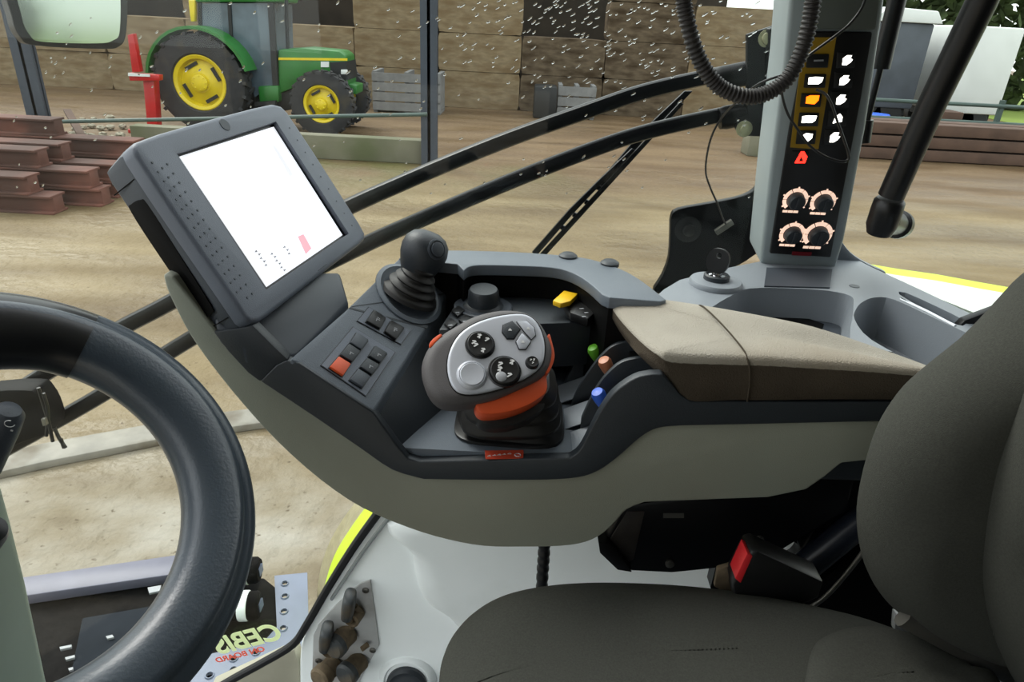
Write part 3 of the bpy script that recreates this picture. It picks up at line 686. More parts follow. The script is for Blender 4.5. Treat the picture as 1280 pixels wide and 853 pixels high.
# ================================================================ inner white panel and sockets
PY = .90
pw = c2([(484, 634), (455, 672), (425, 715), (398, 758), (378, 800), (374, 830)], 4) + [(374, 880), (350, 960), (1300, 1000), (1300, 560), (520, 560)]
wp_ = obj('inner_wall_panel', slab(LY(pw, PY), V((0, .05, 0))), M['white_panel'], bevel=.008)
tag(wp_, 'large off-white moulded wall panel below the armrest console', 'panel')
seal = crom([aY(a, b, PY - .004) for a, b in [(492, 618), (470, 645), (440, 687), (410, 735), (384, 780), (366, 806), (330, 828), (290, 850), (240, 880)]], 5)
tag(obj('door_seal', sweep(seal, sq(12, 3, .007, .007)), M['rubber_seal']), 'black rubber seal curving down along the edge of the white panel', 'seal')
tp = obj('trim_1', slab(LY([(350, 822), (368, 812), (374, 835), (374, 900), (270, 900), (262, 862)], PY + .02), V((0, .03, 0))), mat('beige_trim', (168, 164, 146), rough=.6, var=.08), bevel=.003); tag(tp, kind='structure')
up = LY(c2([(518, 640), (516, 690), (528, 742), (560, 768), (590, 790), (680, 800), (900, 790), (1000, 700), (1000, 620)], 4, True), PY)
obj('panel_bulge', puff(up, V((0, -1, 0)), .022, .0, .05), M['white_panel'], wp_)
obj('panel_groove', sweep(crom([aY(a, b, PY - .001) for a, b in [(488, 645), (462, 678), (440, 710), (415, 748)]], 4), sq(12, 3, .006, .003)), mat('groove_grey', (140, 146, 146), rough=.5), wp_)
obj('cup_ring', lathe(aY(510, 846, PY), V((0, -1, .2)), [(.055, -.01), (.055, .0), (.05, .012), (.043, .016), (.04, .012)], 36), M['white_panel'], wp_)
obj('round_cap', lathe(aY(510, 848, PY) + V((0, -.008, 0)), V((0, -1, .2)), [(.038, 0), (.038, .012), (.033, .018), (.027, .016), (.022, .017), (.001, .018)], 36), M['dark_plastic'], wp_)
ss = thing('socket_plate', aY(430, 850, PY), 'grey metal plate with dirty capped hydraulic sockets at the bottom of the white panel', 'socket plate')
pts = c2([(460, 727), (464, 735), (473, 800), (471, 812), (450, 852), (445, 880), (396, 880), (391, 812), (398, 782), (440, 738)], 2, True)
obj('plate', slab(LY(pts, PY - .004), V((0, .004, 0))), M['plate_grey'], ss, bevel=.0012)
for px, py in ((457, 738), (466, 813), (398, 826)):
    obj('screw', lathe(aY(px, py, PY - .004), V((0, -1, 0)), [(.006, 0), (.006, .002), (.003, .003), (.003, .0015)], 16), M['steel'], ss)
def flap(px, py, L_, r_, ang, open_):
    c = aY(px, py, PY - .03); d = V((math.sin(ang), -.25, math.cos(ang))).normalized(); a, b, ax = basis(d)
    return stack(c, a, b, ax, [(r_ * .8, r_ * .45, -L_), (r_, r_ * .55, -L_ * .9), (r_ * 1.02, r_ * .6, 0), (r_ * .9, r_ * .55, L_ * .85), (r_ * .65, r_ * .4, L_)], 3, 24)
for px, py, s in ((436, 756, 1), (408, 796, 1)):
    so = obj('socket', lathe(aY(px + 10, py + 8, PY - .004), V((-.3, -1, 0)), [(.016, 0), (.016, .022), (.012, .024), (.012, .012), (.001, .012)], 24), M['dirty_brown'], ss)
    obj('socket_cap', flap(px, py, .03, .019, .18, 1), M['socket_cap'], so, ang=50)
for px, py in ((436, 792), (418, 830), (450, 826)):
    so = obj('socket', lathe(aY(px, py, PY - .004), V((-.5, -1, .1)), [(.019, 0), (.019, .022), (.021, .024), (.021, .040), (.017, .044), (.001, .044)], 28), M['dirty_brown'], ss)
    if px != 418: obj('socket_cap', lathe(aY(px, py, PY - .004) + V((-.5, -1, .1)).normalized() * .03, V((-.5, -1, .1)), [(.022, 0), (.022, .01), (.018, .015), (.001, .016)], 28), M['socket_cap'], so)
obj('cap_hinge', [tube([aY(a, b, PY - .02), aY(c_, d_, PY - .01)], .005, 8) for a, b, c_, d_ in ((444, 758, 452, 768), (416, 800, 424, 788), (438, 770, 440, 785), (452, 812, 460, 806))], M['dirty_brown'], ss)
# ================================================================ armrest console
YN = .60
K = thing('armrest_console', V((.08, .70, 1.86)), 'grey armrest console with dark top, switch panels and padded armrest beside the seat', 'armrest console')
U = V((0, 0, 1))
tb = c2([(325, 477), (390, 520), (450, 561), (490, 588), (530, 600)], 3)[:-1] + c2([(530, 600), (620, 601), (700, 600), (740, 593), (770, 574), (800, 548), (822, 536), (850, 533)], 4) + [(1125, 527)]
sh_bot = c2([(203, 343), (208, 362), (219, 386), (236, 418), (264, 458), (302, 505), (347, 554), (400, 601), (452, 636), (510, 661), (560, 676), (605, 684), (650, 685), (700, 684), (732, 679), (754, 668), (770, 653), (784, 638), (806, 629)], 3) + [(960, 623), (1008, 613), (1030, 598), (1052, 580), (1130, 572)]
sh_top = [(216, 346), (240, 376), (275, 420), (312, 455), (325, 467)] + [(a, b - 8) for a, b in tb[1:]]
N1 = LY(sh_bot + sh_top[::-1], YN + .004); cc = V((.1, .6, 2.0))
N2 = [p + V((0, .235 if p.x < .12 else .07, 0)) for p in N1]
nY = V((0, 1, 0))
obj('lower_shell', hull2(N1, N2), M['shell_plastic'], K, bevel=.006, seg=4, ang=50)
tt = [(1125, 503), (864, 503), (850, 493), (840, 480), (828, 468), (814, 468.5)] + c2([(800, 471), (787, 477), (767, 492), (752, 512), (737, 540), (724, 564), (712, 573)], 3) + [(600, 576), (525, 578), (510, 574), (497, 558), (467, 516), (374, 455), (357, 451), (345, 457)]
obj('side_trim', slab(LY(tb + tt, YN - .001), V((0, .012, 0))), M['dark_plastic'], K, bevel=.0018, seg=3)
A, B = aY(374, 455, YN), aY(467, 516, YN); A2 = aZ(500, 322, 2.12)
PP = plane(A, B, A2); pn = PP[1] if PP[1].z > 0 else -PP[1]; PP = (PP[0], pn)
def on(pts, h0, h1, pl=PP): P = LP(pts, pl); return slab([p + pl[1] * h0 for p in P], pl[1] * (h1 - h0))
pan = [(360, 450), (374, 455), (467, 516), (500, 463), (532, 412), (560, 365), (577, 335), (580, 318), (560, 314), (515, 317), (498, 323), (478, 342), (430, 389)]
lev_c = aP(511, 368, PP)
obj('switch_deck', hull2(LP(pan, PP), [p + V((0, .035 if p.y < .7 else 0, -.11)) for p in LP(pan, PP)]), M['panel_plastic'], K, bevel=.003, seg=3)
obj('deck_seam', [on([(436, 386), (437.5, 384.5), (534.5, 409), (533, 411)], .0, .0004), on([(438, 384), (440, 383), (560, 366), (560, 368)], 0, .0003)], M['dark_plastic'], K)
obj('front_trim', slab(LY([(266, 415), (296, 411), (316, 407), (345, 436), (360, 450), (357, 452), (345, 458), (325, 478), (310, 467), (285, 440)], YN - .0005), V((0, .014, 0))), M['dark_plastic'], K, bevel=.002)
fp = (PP[0] - U * .018, pn)
obj('front_deck', slab(LP([(268, 400), (270, 370), (330, 340), (425, 340), (436, 378), (372, 446), (357, 444), (345, 448), (305, 430)], fp), V((0, 0, -.025))), M['shelf_dark'], K, bevel=.004)
def groups(outline, rock):
    f = obj('switch_frame', on(outline, .0, .0009), M['black_plastic'], K)
    ins = [p for p in inset(LP(outline, PP), pn, .0011)]
    obj('frame_plate', slab([p + pn * .0006 for p in ins], pn * .0008), M['monitor_plastic'], f)
    for pts, mt, ic in rock:
        s = obj('rocker_switch', slab([p + pn * .0014 for p in LP(pts, PP)], pn * .0035), M[mt], K, bevel=.001)
        obj('switch_surround', slab([p + pn * .0014 for p in inset(LP(pts, PP), pn, -.0011)], pn * .0004), M['black_plastic'], s)
        if ic:
            c = sum(LP(pts, PP), V((0, 0, 0))) / 4 + pn * .005; e1 = (aP(pts[1][0], pts[1][1], PP) - aP(pts[0][0], pts[0][1], PP)).normalized(); e2 = pn.cross(e1)
            obj('switch_icon', [box(c + e1 * .0012, e1 * .0022, e2 * .0004, pn * .0002), box(c - e2 * .0015, e1 * .0005, e2 * .002, pn * .0002), box(c + e2 * .0022 + e1 * .001, e1 * .0018, e2 * .0004, pn * .0002)][:ic], M['pale_mark'], s)
groups([(460, 384), (513, 414.5), (501, 432), (445.5, 402)], [([(466, 390), (480.5, 400), (473, 413.5), (456, 404)], 'black_plastic', 3), ([(487, 403), (503.5, 412.5), (493, 427), (479, 417)], 'black_plastic', 3)])
groups([(440.4, 409), (494, 441), (457, 496.5), (400, 457.5)], [
    ([(444, 418), (458.7, 427.5), (449.5, 440), (435.5, 431)], 'shelf_dark', 0), ([(434.3, 432.5), (448.5, 441.7), (438, 455), (423, 446.2)], 'dark_plastic', 2),
    ([(421.3, 448.3), (436.4, 457.6), (426.7, 472.5), (410, 461.5)], 'orange_plastic', 0), ([(467, 435), (482, 444), (473.5, 456), (459, 447.5)], 'dark_plastic', 2),
    ([(457.3, 450.3), (472.5, 458.8), (462.8, 471), (448, 461.3)], 'dark_plastic', 2), ([(446, 463.6), (460.5, 473), (451, 487), (435.3, 477)], 'monitor_side', 0)])
# basin
FZ = 1.981
fl = [V((-.17, YN + .01, FZ)), V((.17, YN + .01, FZ)), V((.17, .84, FZ)), V((-.14, .84, FZ))]
obj('basin_floor', slab(fl, V((0, 0, -.015))), M['panel_plastic'], K)
obj('basin_fillet', hull2([aY(467, 516, YN + .012), aY(500, 562, YN + .012), aY(516, 579, YN + .012)], [p for p in (aP(530, 415, PP) - U * .01, aZ(560, 470, FZ + .03), aZ(590, 478, FZ + .001))]), M['dark_plastic'], K)
RO = c2([(498, 323), (515, 317), (560, 313), (640, 315), (700, 319), (738, 324), (775, 336), (802, 351), (833, 375)], 3)
RI = c2([(580, 338), (586, 333.5), (600, 331.5), (640, 332), (690, 334.5), (716, 341), (736, 353), (753, 368)], 3)
rim = LZ(RO + [(826, 377), (762, 372)] + RI[::-1] + [(572, 330)], 2.12)
obj('rear_rim', slab(rim, V((0, 0, -.014))), M['panel_plastic'], K, bevel=.003, seg=3)
rw = LZ(RO + [(826, 377), (762, 372)] + [(a, b - 2) for a, b in RI[::-1]] + [(572, 328)], 2.12)
obj('rim_wall', slab([p - U * .013 for p in rw], V((0, 0, -.17))), M['deep_black'], K)
for a, b in ((710, 323), (762, 332)): obj('rim_bump', lathe(aZ(a, b, 2.118), U, [(.012, 0), (.012, .004), (.008, .007), (.001, .007)], 20), M['dark_plastic'], K)
DZ = 2.075
dk = LZ([(548, 412), (588, 350), (690, 345), (748, 368), (770, 398), (720, 403), (660, 405), (600, 412)], DZ)
obj('control_deck', slab(dk, V((0, 0, -.06))), M['dark_plastic'], K, bevel=.003)
kc = aZ(604, 384, DZ)
kn = obj('rotary_knob', lathe(kc, V((0, -.1, 1)), [(.026, 0), (.024, .003), (.0195, .006), (.0185, .022), (.0165, .025), (.001, .025)], 32), M['dark_plastic'], K)
obj('knob_skirt', lathe(kc, U, [(.036, 0), (.036, .0015), (.034, .0025), (.030, .0015)], 32), M['shelf_dark'], kn)
for (a, b) in ((572, 391), (563, 407), (581, 402)):
    s = obj('push_button', slab(LZ([(a - 8, b + 1), (a + 1, b - 6), (a + 9, b), (a, b + 8)], DZ), U * .004), M['black_plastic'], K, bevel=.0012)
    obj('button_icon', box(aZ(a, b, DZ + .0045), V((.002, .001, 0)), V((-.0006, .0012, 0)), V((0, 0, .0003))), M['pale_mark'], s)
obj('arc_mark', sweep(crom([aZ(a, b, DZ + .0003) for a, b in ((632, 362), (625, 370), (624, 382), (628, 390))], 4), circ(.0008, 6)), M['pale_mark'], K)
ys = obj('rocker_block', slab(LZ([(702, 384), (724, 380), (747, 398), (734, 410), (712, 402)], DZ), U * .012), M['black_plastic'], K, bevel=.002)
obj('yellow_lever', [slab([p + U * .004 for p in LZ([(690, 386), (704, 373), (722, 377), (712, 387), (700, 390)], DZ + .010)], U * .007)], M['yellow_plastic'], ys, bevel=.0018)
obj('rocker_icon', [box(aZ(a, b, DZ + .0122), V((.0022, .0008, 0)), V((-.0006, .001, 0)), U * .0002) for a, b in ((727, 386), (733, 391), (730, 396))], M['pale_mark'], ys)
# fins
fins = [([(705, 482), (712, 466), (725, 443), (741, 424), (760, 413), (783, 410)], .765), ([(715, 504), (722, 488), (733, 470), (750, 447), (770, 431), (800, 426)], .712), ([(727, 524), (735, 506), (746, 485), (761, 466), (781, 451.5), (815, 446)], .657), ]
for pts, y in fins:
    P = crom([aY(a, b, y) for a, b in pts], 5); P = P + [P[-1] + V((.03, 0, 0))]
    obj('slot_divider', slab(P + [V((P[-1].x, y, FZ)), V((P[0].x, y, FZ))], V((0, .007, 0))), M['dark_plastic'], K, bevel=.0016)
obj('slot_back', bx(.135, .16, YN + .011, .80, FZ, 2.06), M['deep_black'], K)
for y, px, py in ((.685, 722, 512), (.635, 733, 534), (.74, 711, 490)):
    c = aY(px, py, y); obj('slot_ramp', slab([V((c.x - .014, y - .022, FZ + .0005)), V((c.x + .03, y - .022, FZ + .022)), V((c.x + .03, y + .022, FZ + .022)), V((c.x - .014, y + .022, FZ + .0005))], V((0, 0, -.001))), M['shelf_grey'], K)
for px, py, y, mt, nm, dz in ((744, 441, .738, 'green_plastic', 'green', 0), (758, 457, .684, 'copper_plastic', 'copper', 0), (750, 497, .632, 'blue_plastic', 'blue', 0)):
    c = aY(px, py, y); L_ = thing('spool_lever', c - U * .04, nm + ' tipped small lever standing between the slot dividers of the armrest console', 'lever', 'coloured levers in the armrest slots')
    obj('lever_tip', lathe(c, V((-.45, -.2, .85)), [(.001, -.012), (.006, -.011), (.0072, -.004), (.0078, .005), (.006, .009), (.001, .010)], 18), M[mt], L_)
    obj('lever_arm', tube([c - V((-.003, 0, .008)), c - V((-.012, 0, .05))], .0035, 8), M['black_plastic'], L_)
# body block under the pad
bt = [V((.15, YN + .03, 2.068)), V((.42, YN + .03, 2.075)), V((.42, .69, 2.05)), V((.15, .76, 2.055))]
obj('pad_base', slab(bt, V((0, 0, -.12))), M['dark_plastic'], K, bevel=.004)
# pad
top = [aY(838, 446, .603), aY(900, 449, .602), aY(960, 451, .601), aY(1030, 456, .600), aY(1110, 462, .60), aY(1200, 474, .60), aY(1240, 494, .60), aY(1180, 467, .655), aY(1100, 438, .685), aY(1020, 412, .705), aY(950, 397, .72), aY(870, 383, .735), aY(800, 373, .745), aY(770, 371, .748), aY(761, 376, .742), aY(775, 398, .70), aY(800, 424, .65), aY(822, 441, .61)]
bot = [aY(860, 503, .600), aY(915, 503, .599), aY(970, 503, .598), aY(1035, 502, .597), aY(1110, 502, .597), aY(1200, 502, .597), aY(1245, 505, .60)] + [p - U * .03 for p in top[7:14]] + [aY(759, 386, .742), aY(774, 415, .70), aY(795, 442, .65), aY(822, 468, .612), ]
T_ = crom(top, 4, True); B_ = crom(bot, 4, True); ctr = sum(T_, V((0, 0, 0))) / len(T_)
def mixr(a, b, t): return [p.lerp(q_, t) for p, q_ in zip(a, b)]
B_ = B_[:len(T_)]
Ti = inset(T_, U, .004); Ti2 = inset(T_, U, .012); Ti3 = inset(T_, U, .024)
pad = obj('armrest_pad', rings([inset(B_, U, .004), mixr(B_, T_, .06), mixr(B_, T_, .5), mixr(B_, T_, .88)], fan=True), M['pad_side'], K, ang=80)
obj('pad_top', rings([mixr(B_, T_, .87), mixr(B_, T_, .96), [p.lerp(ctr, .025) + U * .0022 for p in T_], [p.lerp(ctr, .07) + U * .0042 for p in T_], [p.lerp(ctr, .3) + U * .006 for p in T_], [p.lerp(ctr, .65) + U * .007 for p in T_]], fan=True), M['fabric_pad'], pad, ang=80)
sa, sbb = aY(872, 383, .733), aY(934, 450, .602)
sm = crom([sa + U * .001, sa.lerp(sbb, .1) + U * .0055, sa.lerp(sbb, .35) + U * .0075, sa.lerp(sbb, .65) + U * .0075, sa.lerp(sbb, .92) + U * .0052, sbb + U * .0005, aY(937, 462, .5985), aY(937, 480, .5975), aY(934, 502, .597)], 6)
obj('pad_seam', sweep(sm, circ(.0009, 6)), M['pad_side'], pad)

# ================================================================ small lever with ball knob
LV = thing('gear_lever', lev_c, 'black ball-topped lever with ribbed rubber boot on the front switch deck', 'lever')
kc = aY(529, 318, lev_c.y + .012); ax = (kc - lev_c).normalized()
obj('boot_base', lathe(lev_c, pn, [(.045, 0), (.045, .002), (.040, .004), (.036, .002), (.001, .002)], 36), M['panel_plastic'], LV)
bprof = []
for k, r_ in enumerate([.036, .0355, .028, .028, .0325, .0315, .0245, .0245, .0285, .0275, .021, .021, .0245, .0235, .017, .017, .0195, .0185, .014]): bprof.append((r_ * (.98 - k * .008), .003 + k * .0021))
obj('rubber_boot', lathe(lev_c, (pn * .4 + ax * .6), [(.037, 0)] + bprof + [(.010, .042)], 36), M['boot_rubber'], LV, ang=70)
L_ = (kc - lev_c).length
kb_ = obj('ball_knob', lathe(lev_c, ax, [(.010, L_ * .4), (.0125, L_ - .038), (.0165, L_ - .030), (.0225, L_ - .018), (.0275, L_ - .004), (.0285, L_ + .006), (.0265, L_ + .016), (.020, L_ + .024), (.011, L_ + .028), (.001, L_ + .029)], 36), M['dark_plastic'], LV, ang=80)
vd_ = (CAM - kc).normalized(); rt_ = V((1, 0, 0)); bn = (vd_ * .80 + rt_ * .62 + V((0, 0, .12))).normalized(); bp_ = kc + ax * .004 + bn * .0285
obj('thumb_button', lathe(bp_ - bn * .004, bn, [(.0125, -.004), (.0125, .002), (.0105, .003), (.010, .0015), (.0085, .0015), (.0085, .0045), (.006, .0055), (.001, .0055)], 28), M['monitor_side'], LV)

# ================================================================ multifunction joystick
JB = aZ(637, 529, FZ + .001)
J = thing('joystick', JB, 'large multifunction joystick with silver button face, orange collar and ribbed rubber boot', 'joystick')
gc = aD(610, 450, .685)
gn = ((CAM - gc).normalized() * .80 + V((.12, 0, .52))).normalized(); GP = (gc, gn)
gdir = (gc - JB); gdir = V((gdir.x * .35, gdir.y * .5, gdir.z)).normalized()
eb = V((0, 1, 0)) - gdir * gdir.y; eb.normalize(); ea = eb.cross(gdir) * 1
if ea.x < 0: ea = -ea
prof = []
sizes = [(.060, .047), (.0605, .048), (.058, .046), (.050, .038), (.049, .037), (.055, .043), (.054, .042), (.046, .035), (.045, .034), (.051, .039), (.050, .038), (.042, .032), (.041, .031), (.046, .035), (.045, .034), (.038, .030), (.037, .029)]
for k, (a, b) in enumerate(sizes): prof.append((a, b, k * .0053, k * .0005, -k * .0011))
obj('rubber_boot', stack(JB, ea, eb, gdir, prof, 4, 48), M['boot_rubber'], J, ang=70)
obj('boot_flange', stack(JB, V((1, 0, 0)), V((0, 1, 0)), U, [(.0615, .0485, 0), (.0615, .0485, .003), (.059, .047, .004)], 4, 48), M['black_plastic'], J)
oc = aD(643, 497, .70)
obj('orange_collar', slab([p - gn * .024 for p in LP(c2([(596, 500), (598, 512), (608, 517), (632, 515), (655, 508), (672, 499), (684, 488), (684, 472), (680, 460), (640, 470), (610, 485)], 3, True), GP)], gn * .022), M['orange_plastic'], J, bevel=.003)
obj('collar_neck', slab([p - gn * .046 for p in LP(c2([(603, 505), (606, 520), (632, 524), (658, 518), (680, 505), (689, 492), (685, 478), (640, 480)], 3, True), GP)], gn * .024), M['boot_rubber'], J, bevel=.004)
go = c2([(527, 460), (531, 445), (538, 433), (550, 422), (567, 411), (591, 398), (617, 391), (640, 390), (659, 394), (673, 404), (683, 420), (689, 436), (688, 453), (681, 468), (668, 478), (642, 490), (618, 500), (591, 506), (570, 508), (550, 505), (537, 494), (529, 476)], 3, True)
GO = LP(go, GP)
obj('grip', puff(GO, gn, .010, .034, .013, 6), M['grip_grey'], J, ang=80)
fo_ = c2([(558, 462), (562, 442), (573, 424), (591, 411), (617, 402), (644, 398.5), (659, 401), (670, 411), (677, 428), (678.5, 445), (675, 461), (662, 474), (636, 487), (610, 495), (586, 498.5), (570, 495), (561, 482)], 3, True)
FO = [p + gn * .0095 for p in LP(fo_, GP)]
obj('face_gap', hull2(inset(FO, gn, -.0012), [p + gn * .0008 for p in inset(FO, gn, -.0008)]), M['black_plastic'], J)
obj('face_plate', puff([p + gn * .0006 for p in FO], gn, .0022, .001, .004, 4), M['silver_face'], J, ang=80)
fpn = (gc + gn * .0125, gn)
def fpt(px, py): return aP(px, py, fpn)
def scal(px): return px / FPX * depth(fpt(620, 450))
gx = (fpt(640, 450) - fpt(600, 450)).normalized(); gy = gn.cross(gx)
for (px, py, r_, kind) in ((600, 431.5, 18.6, 1), (630.5, 464.7, 20.5, 2), (590, 469, 15, 0), (665, 454, 8.6, 3)):
    c = fpt(px, py); R_ = scal(r_) * 1.03
    if kind == 0:
        obj('blank_button_surround', lathe(c - gn * .002, gn, [(R_ * 1.3, 0), (R_ * 1.22, .0026), (R_ * 1.05, .0045), (R_ * 1.01, .0040)], 36), M['silver_face'], J)
        obj('blank_button', lathe(c, gn, [(R_, 0), (R_, .0022), (R_ * .92, .0032), (R_ * .5, .0027), (.0005, .0025)], 36), M['silver_face'], J)
        continue
    ds = obj('button_pad' if kind < 3 else 'round_button', lathe(c, gn, [(R_, -.001), (R_, .0008), (R_ * .94, .0016), (R_ * .9, .0012), (R_ * .88, .003), (R_ * .8, .0042), (R_ * .3, .0034), (.0005, .0034)], 36), M['black_plastic'], J)
    g = []
    if kind == 3: offs = [(-.25, .2), (.2, .25), (0, -.25)]
    else: offs = [(-.42, .05), (-.05, .52), (.45, .25), (.15, -.5), (-.3, -.15)] if kind == 1 else [(-.25, .35), (.45, .5), (.25, -.35), (-.3, .05)]
    for i, (u_, v_) in enumerate(offs):
        o = c + gx * u_ * R_ + gy * v_ * R_ + gn * .0044; s = R_ * .13
        g += [box(o, (gx * .8 + gy * .5).normalized() * s * 1.3, (gy * .8 - gx * .5).normalized() * s * .35, gn * .0002), box(o + gy * s * .9, gx * s * .8, gy * s * .3, gn * .0002)]
        if i % 2: g.append(box(o - gy * s * .8, gx * s * .4, gy * s * .5, gn * .0002))
    obj('button_icon', g, M['white_mark'], ds)
    if kind == 2: obj('ball_insert', ball(c + gx * -.25 * R_ - gy * .42 * R_ + gn * .003, R_ * .36, 20, gn, .4), M['pale_mark'], ds)
for pts, mt in (([(629, 407), (640, 402.5), (650, 412), (642, 424), (634, 424), (628, 416)], 'dark_plastic'), ([(646, 403), (658, 402), (667, 410), (669, 420), (664, 425), (656, 416)], 'silver_face'), ([(652, 417), (663, 428), (657, 437), (649, 437), (645, 428)], 'silver_face')):
    P = LP(pts, fpn); ky = obj('key_button', slab(P, gn * .002), M[mt], J, bevel=.0007)
    obj('key_surround', slab([p - gn * .0005 for p in inset(P, gn, -.0008)], gn * .0010), M['black_plastic'], ky)
    c = sum(P, V((0, 0, 0))) / len(P) + gn * .0022
    obj('key_icon', [box(c, gx * .0018, gy * .0004, gn * .0002), box(c + gy * .0012, gx * .001, gy * .0006, gn * .0002)], M['white_mark'], ky)
obj('orange_accent', [slab([p + gn * .001 for p in LP(c2([(536, 434), (541, 427), (550, 421), (552, 424), (545, 431), (538, 438)], 2, True), GP)], gn * .006)], M['orange_plastic'], J, bevel=.001)
obj('orange_side', [slab([p - gn * .012 for p in LP(c2([(686, 418), (690, 430), (693, 445), (690, 458), (684, 468), (680, 460), (682, 430)], 3, True), GP)], gn * .014)], M['orange_plastic'], J, bevel=.002)
# label strip
lbp = [(606, 564), (654, 563.5), (655, 573.5), (607, 574.5)]
lp_ = obj('label_strip', slab(LZ(lbp, FZ + .0002), U * .0006), M['red_label'], K)
g = []
for k in range(5): c = aZ(611 + k * 6.3, 570 - k * .7, FZ + .001); g += [box(c, V((.0014, .0012, 0)), V((-.0003, .0004, 0)), U * .0001), box(c + V((.0015, -.0005, 0)), V((.0010, .0002, 0)), V((0, .0004, 0)), U * .0001)]
g.append(sweep([aZ(647, 569, FZ + .001) + V((.0032 * math.cos(t * .628), .0028 * math.sin(t * .628), 0)) for t in range(10)], circ(.0005, 5), closed=True))
obj('label_marks', g, M['white_mark'], lp_)

# ================================================================ monitor
d1 = V((.231, .972, .046)).normalized(); mnn = V((.802, -.217, .557)); mnn = (mnn - d1 * mnn.dot(d1)).normalized(); d2 = d1.cross(mnn); d2 = d2 if d2.z < 0 else -d2
MP = (aD(222, 195, .66), mnn)
face = [(170, 177), (200, 166), (260, 149), (318, 134), (341, 129), (352, 132), (360, 140), (392, 188), (424, 238), (450, 279), (457, 292), (457, 299), (450, 306), (420, 329), (380, 360), (335, 395), (325, 402), (315, 403), (307, 397), (280, 357), (240, 299), (200, 240), (170, 194), (166, 184)]
MO = LP(face, MP)
Mt = thing('terminal_monitor', MO[18] - V((0, 0, .06)), 'large grey touch terminal with lit white screen standing on the front of the console', 'monitor')
sc_o = [(221, 192), (345, 152), (436, 292), (333, 362.5)]; sc_i = [(224, 196), (342, 158.5), (428, 294), (333, 359)]
opening = slab([p - mnn * .006 for p in LP(sc_o, MP)], mnn * .02)
bez = carve(rings([[p - mnn * .016 for p in MO], [p - mnn * .004 for p in MO], [p - mnn * .0012 for p in inset(MO, mnn, .0015)], inset(MO, mnn, .005)]), [opening])
obj('bezel', bez, M['monitor_plastic'], Mt, ang=45)
obj('screen_frame', slab([p - mnn * .0075 for p in inset(LP(sc_o, MP), mnn, -.003)], mnn * .0018), M['screen_frame'], Mt)
scr_pl = (MP[0] - mnn * .0053, mnn)
smm = bpy.data.materials.new('lit_screen'); smm.use_nodes = True; b_ = smm.node_tree.nodes['Principled BSDF']; b_.inputs['Base Color'].default_value = lin((225, 228, 238)); b_.inputs['Emission Color'].default_value = (.96, .97, 1, 1); b_.inputs['Emission Strength'].default_value = .58; b_.inputs['Roughness'].default_value = .35
sc_ = obj('screen', slab([p - mnn * .0004 for p in LP(sc_i, scr_pl)], mnn * .0006), smm, Mt)
e_g = mat('screen_grey', (90, 92, 100), emit=.2, var=.02); e_p = mat('screen_pink', (236, 172, 184), emit=.55, var=.02); e_l = mat('screen_lilac', (214, 214, 228), emit=.6, var=.02)
def sq4(pts, mt, nm): obj(nm, slab([p + mnn * .0003 for p in LP(pts, scr_pl)], mnn * .0003), mt, sc_)
sq4([(372, 296), (379, 293), (389, 311), (382, 318)], e_p, 'screen_bar')
sq4([(340, 182), (344, 182), (366, 218), (362, 222)], e_l, 'screen_line')
tx = (aP(331, 330, scr_pl) - aP(321, 316, scr_pl)).normalized(); ty_ = mnn.cross(tx); ty_ = ty_ if ty_.y > 0 else -ty_
g = []
for px, py, n_ in ((328, 325, 5), (349, 330, 6), (360, 315, 3), (383, 340, 0)):
    for k in range(n_):
        c = aP(px, py, scr_pl) + tx * (k - n_ / 2) * .0042 + mnn * .0005; g += [box(c, tx * .0011, ty_ * .0004, mnn * .0001), box(c + ty_ * .0016 * (1 if k % 2 else -1), tx * .0004, ty_ * .0012, mnn * .0001)]
obj('screen_digits', g, e_g, sc_)
# back body
MB1 = [p - mnn * .0155 for p in inset(MO, mnn, .0015)]; MB2 = [p - mnn * .019 for p in MO]; MB3 = [p - mnn * .046 for p in inset(MO, mnn, .003)]; MB4 = [p - mnn * .060 for p in inset(MO, mnn, .016)]
obj('rear_housing', rings([MB1, MB2, MB3, MB4]), M['monitor_side'], Mt, ang=30)
# dot pattern
g = []
for k in range(15):
    t = k / 14
    for off, st_ in ((-7, 0), (-17, .5), (-26, 0)):
        px = 216 + (322 - 216) * (t + st_ / 14) + off * 1.0; py = 206 + (368 - 206) * (t + st_ / 14) + off * .1
        c = aP(px, py, MP); g.append(lathe(c, mnn, [(.0011, 0), (.0011, .0006)], 8))
obj('dot_pattern', g, M['monitor_side'], Mt); g = []
for k in range(9):
    t = k / 8; c = aP(362 + (440 - 362) * t, 160 + (282 - 160) * t, MP); g.append(lathe(c, mnn, [(.0009, 0), (.0009, .0005)], 8))
obj('dot_row', g, M['monitor_side'], Mt)
obj('logo_oval', lathe(aP(281, 156, MP), mnn, [(.007, 0), (.0065, .0006), (.001, .0006)], 20), M['monitor_side'], Mt)
obj('speaker_marks', [box(aP(400 + k * 3, 336 - k * 2.5 + 1, MP), (aP(410, 330, MP) - aP(400, 337, MP)).normalized() * .004, d2 * .0004, mnn * .0003) for k in range(3)] , M['monitor_side'], Mt)
TLp, BLp = aP(168, 190, MP), aP(307, 397, MP); SP = plane(TLp, BLp, TLp - mnn)
sn = SP[1] if SP[1].dot(CAM - TLp) > 0 else -SP[1]
def onside(u, v): return TLp.lerp(BLp, u) - mnn * v
gr = [onside(u, v) for u, v in ((.20, .026), (.24, .021), (.5, .0235), (.85, .027), (.89, .031), (.89, .040), (.84, .045), (.5, .046), (.22, .044), (.19, .038))]
gr = crom(gr, 4, True)
obj('side_grip_recess', slab([p + sn * .0002 for p in gr], sn * .0010), M['deep_black'], Mt, bevel=.0004)
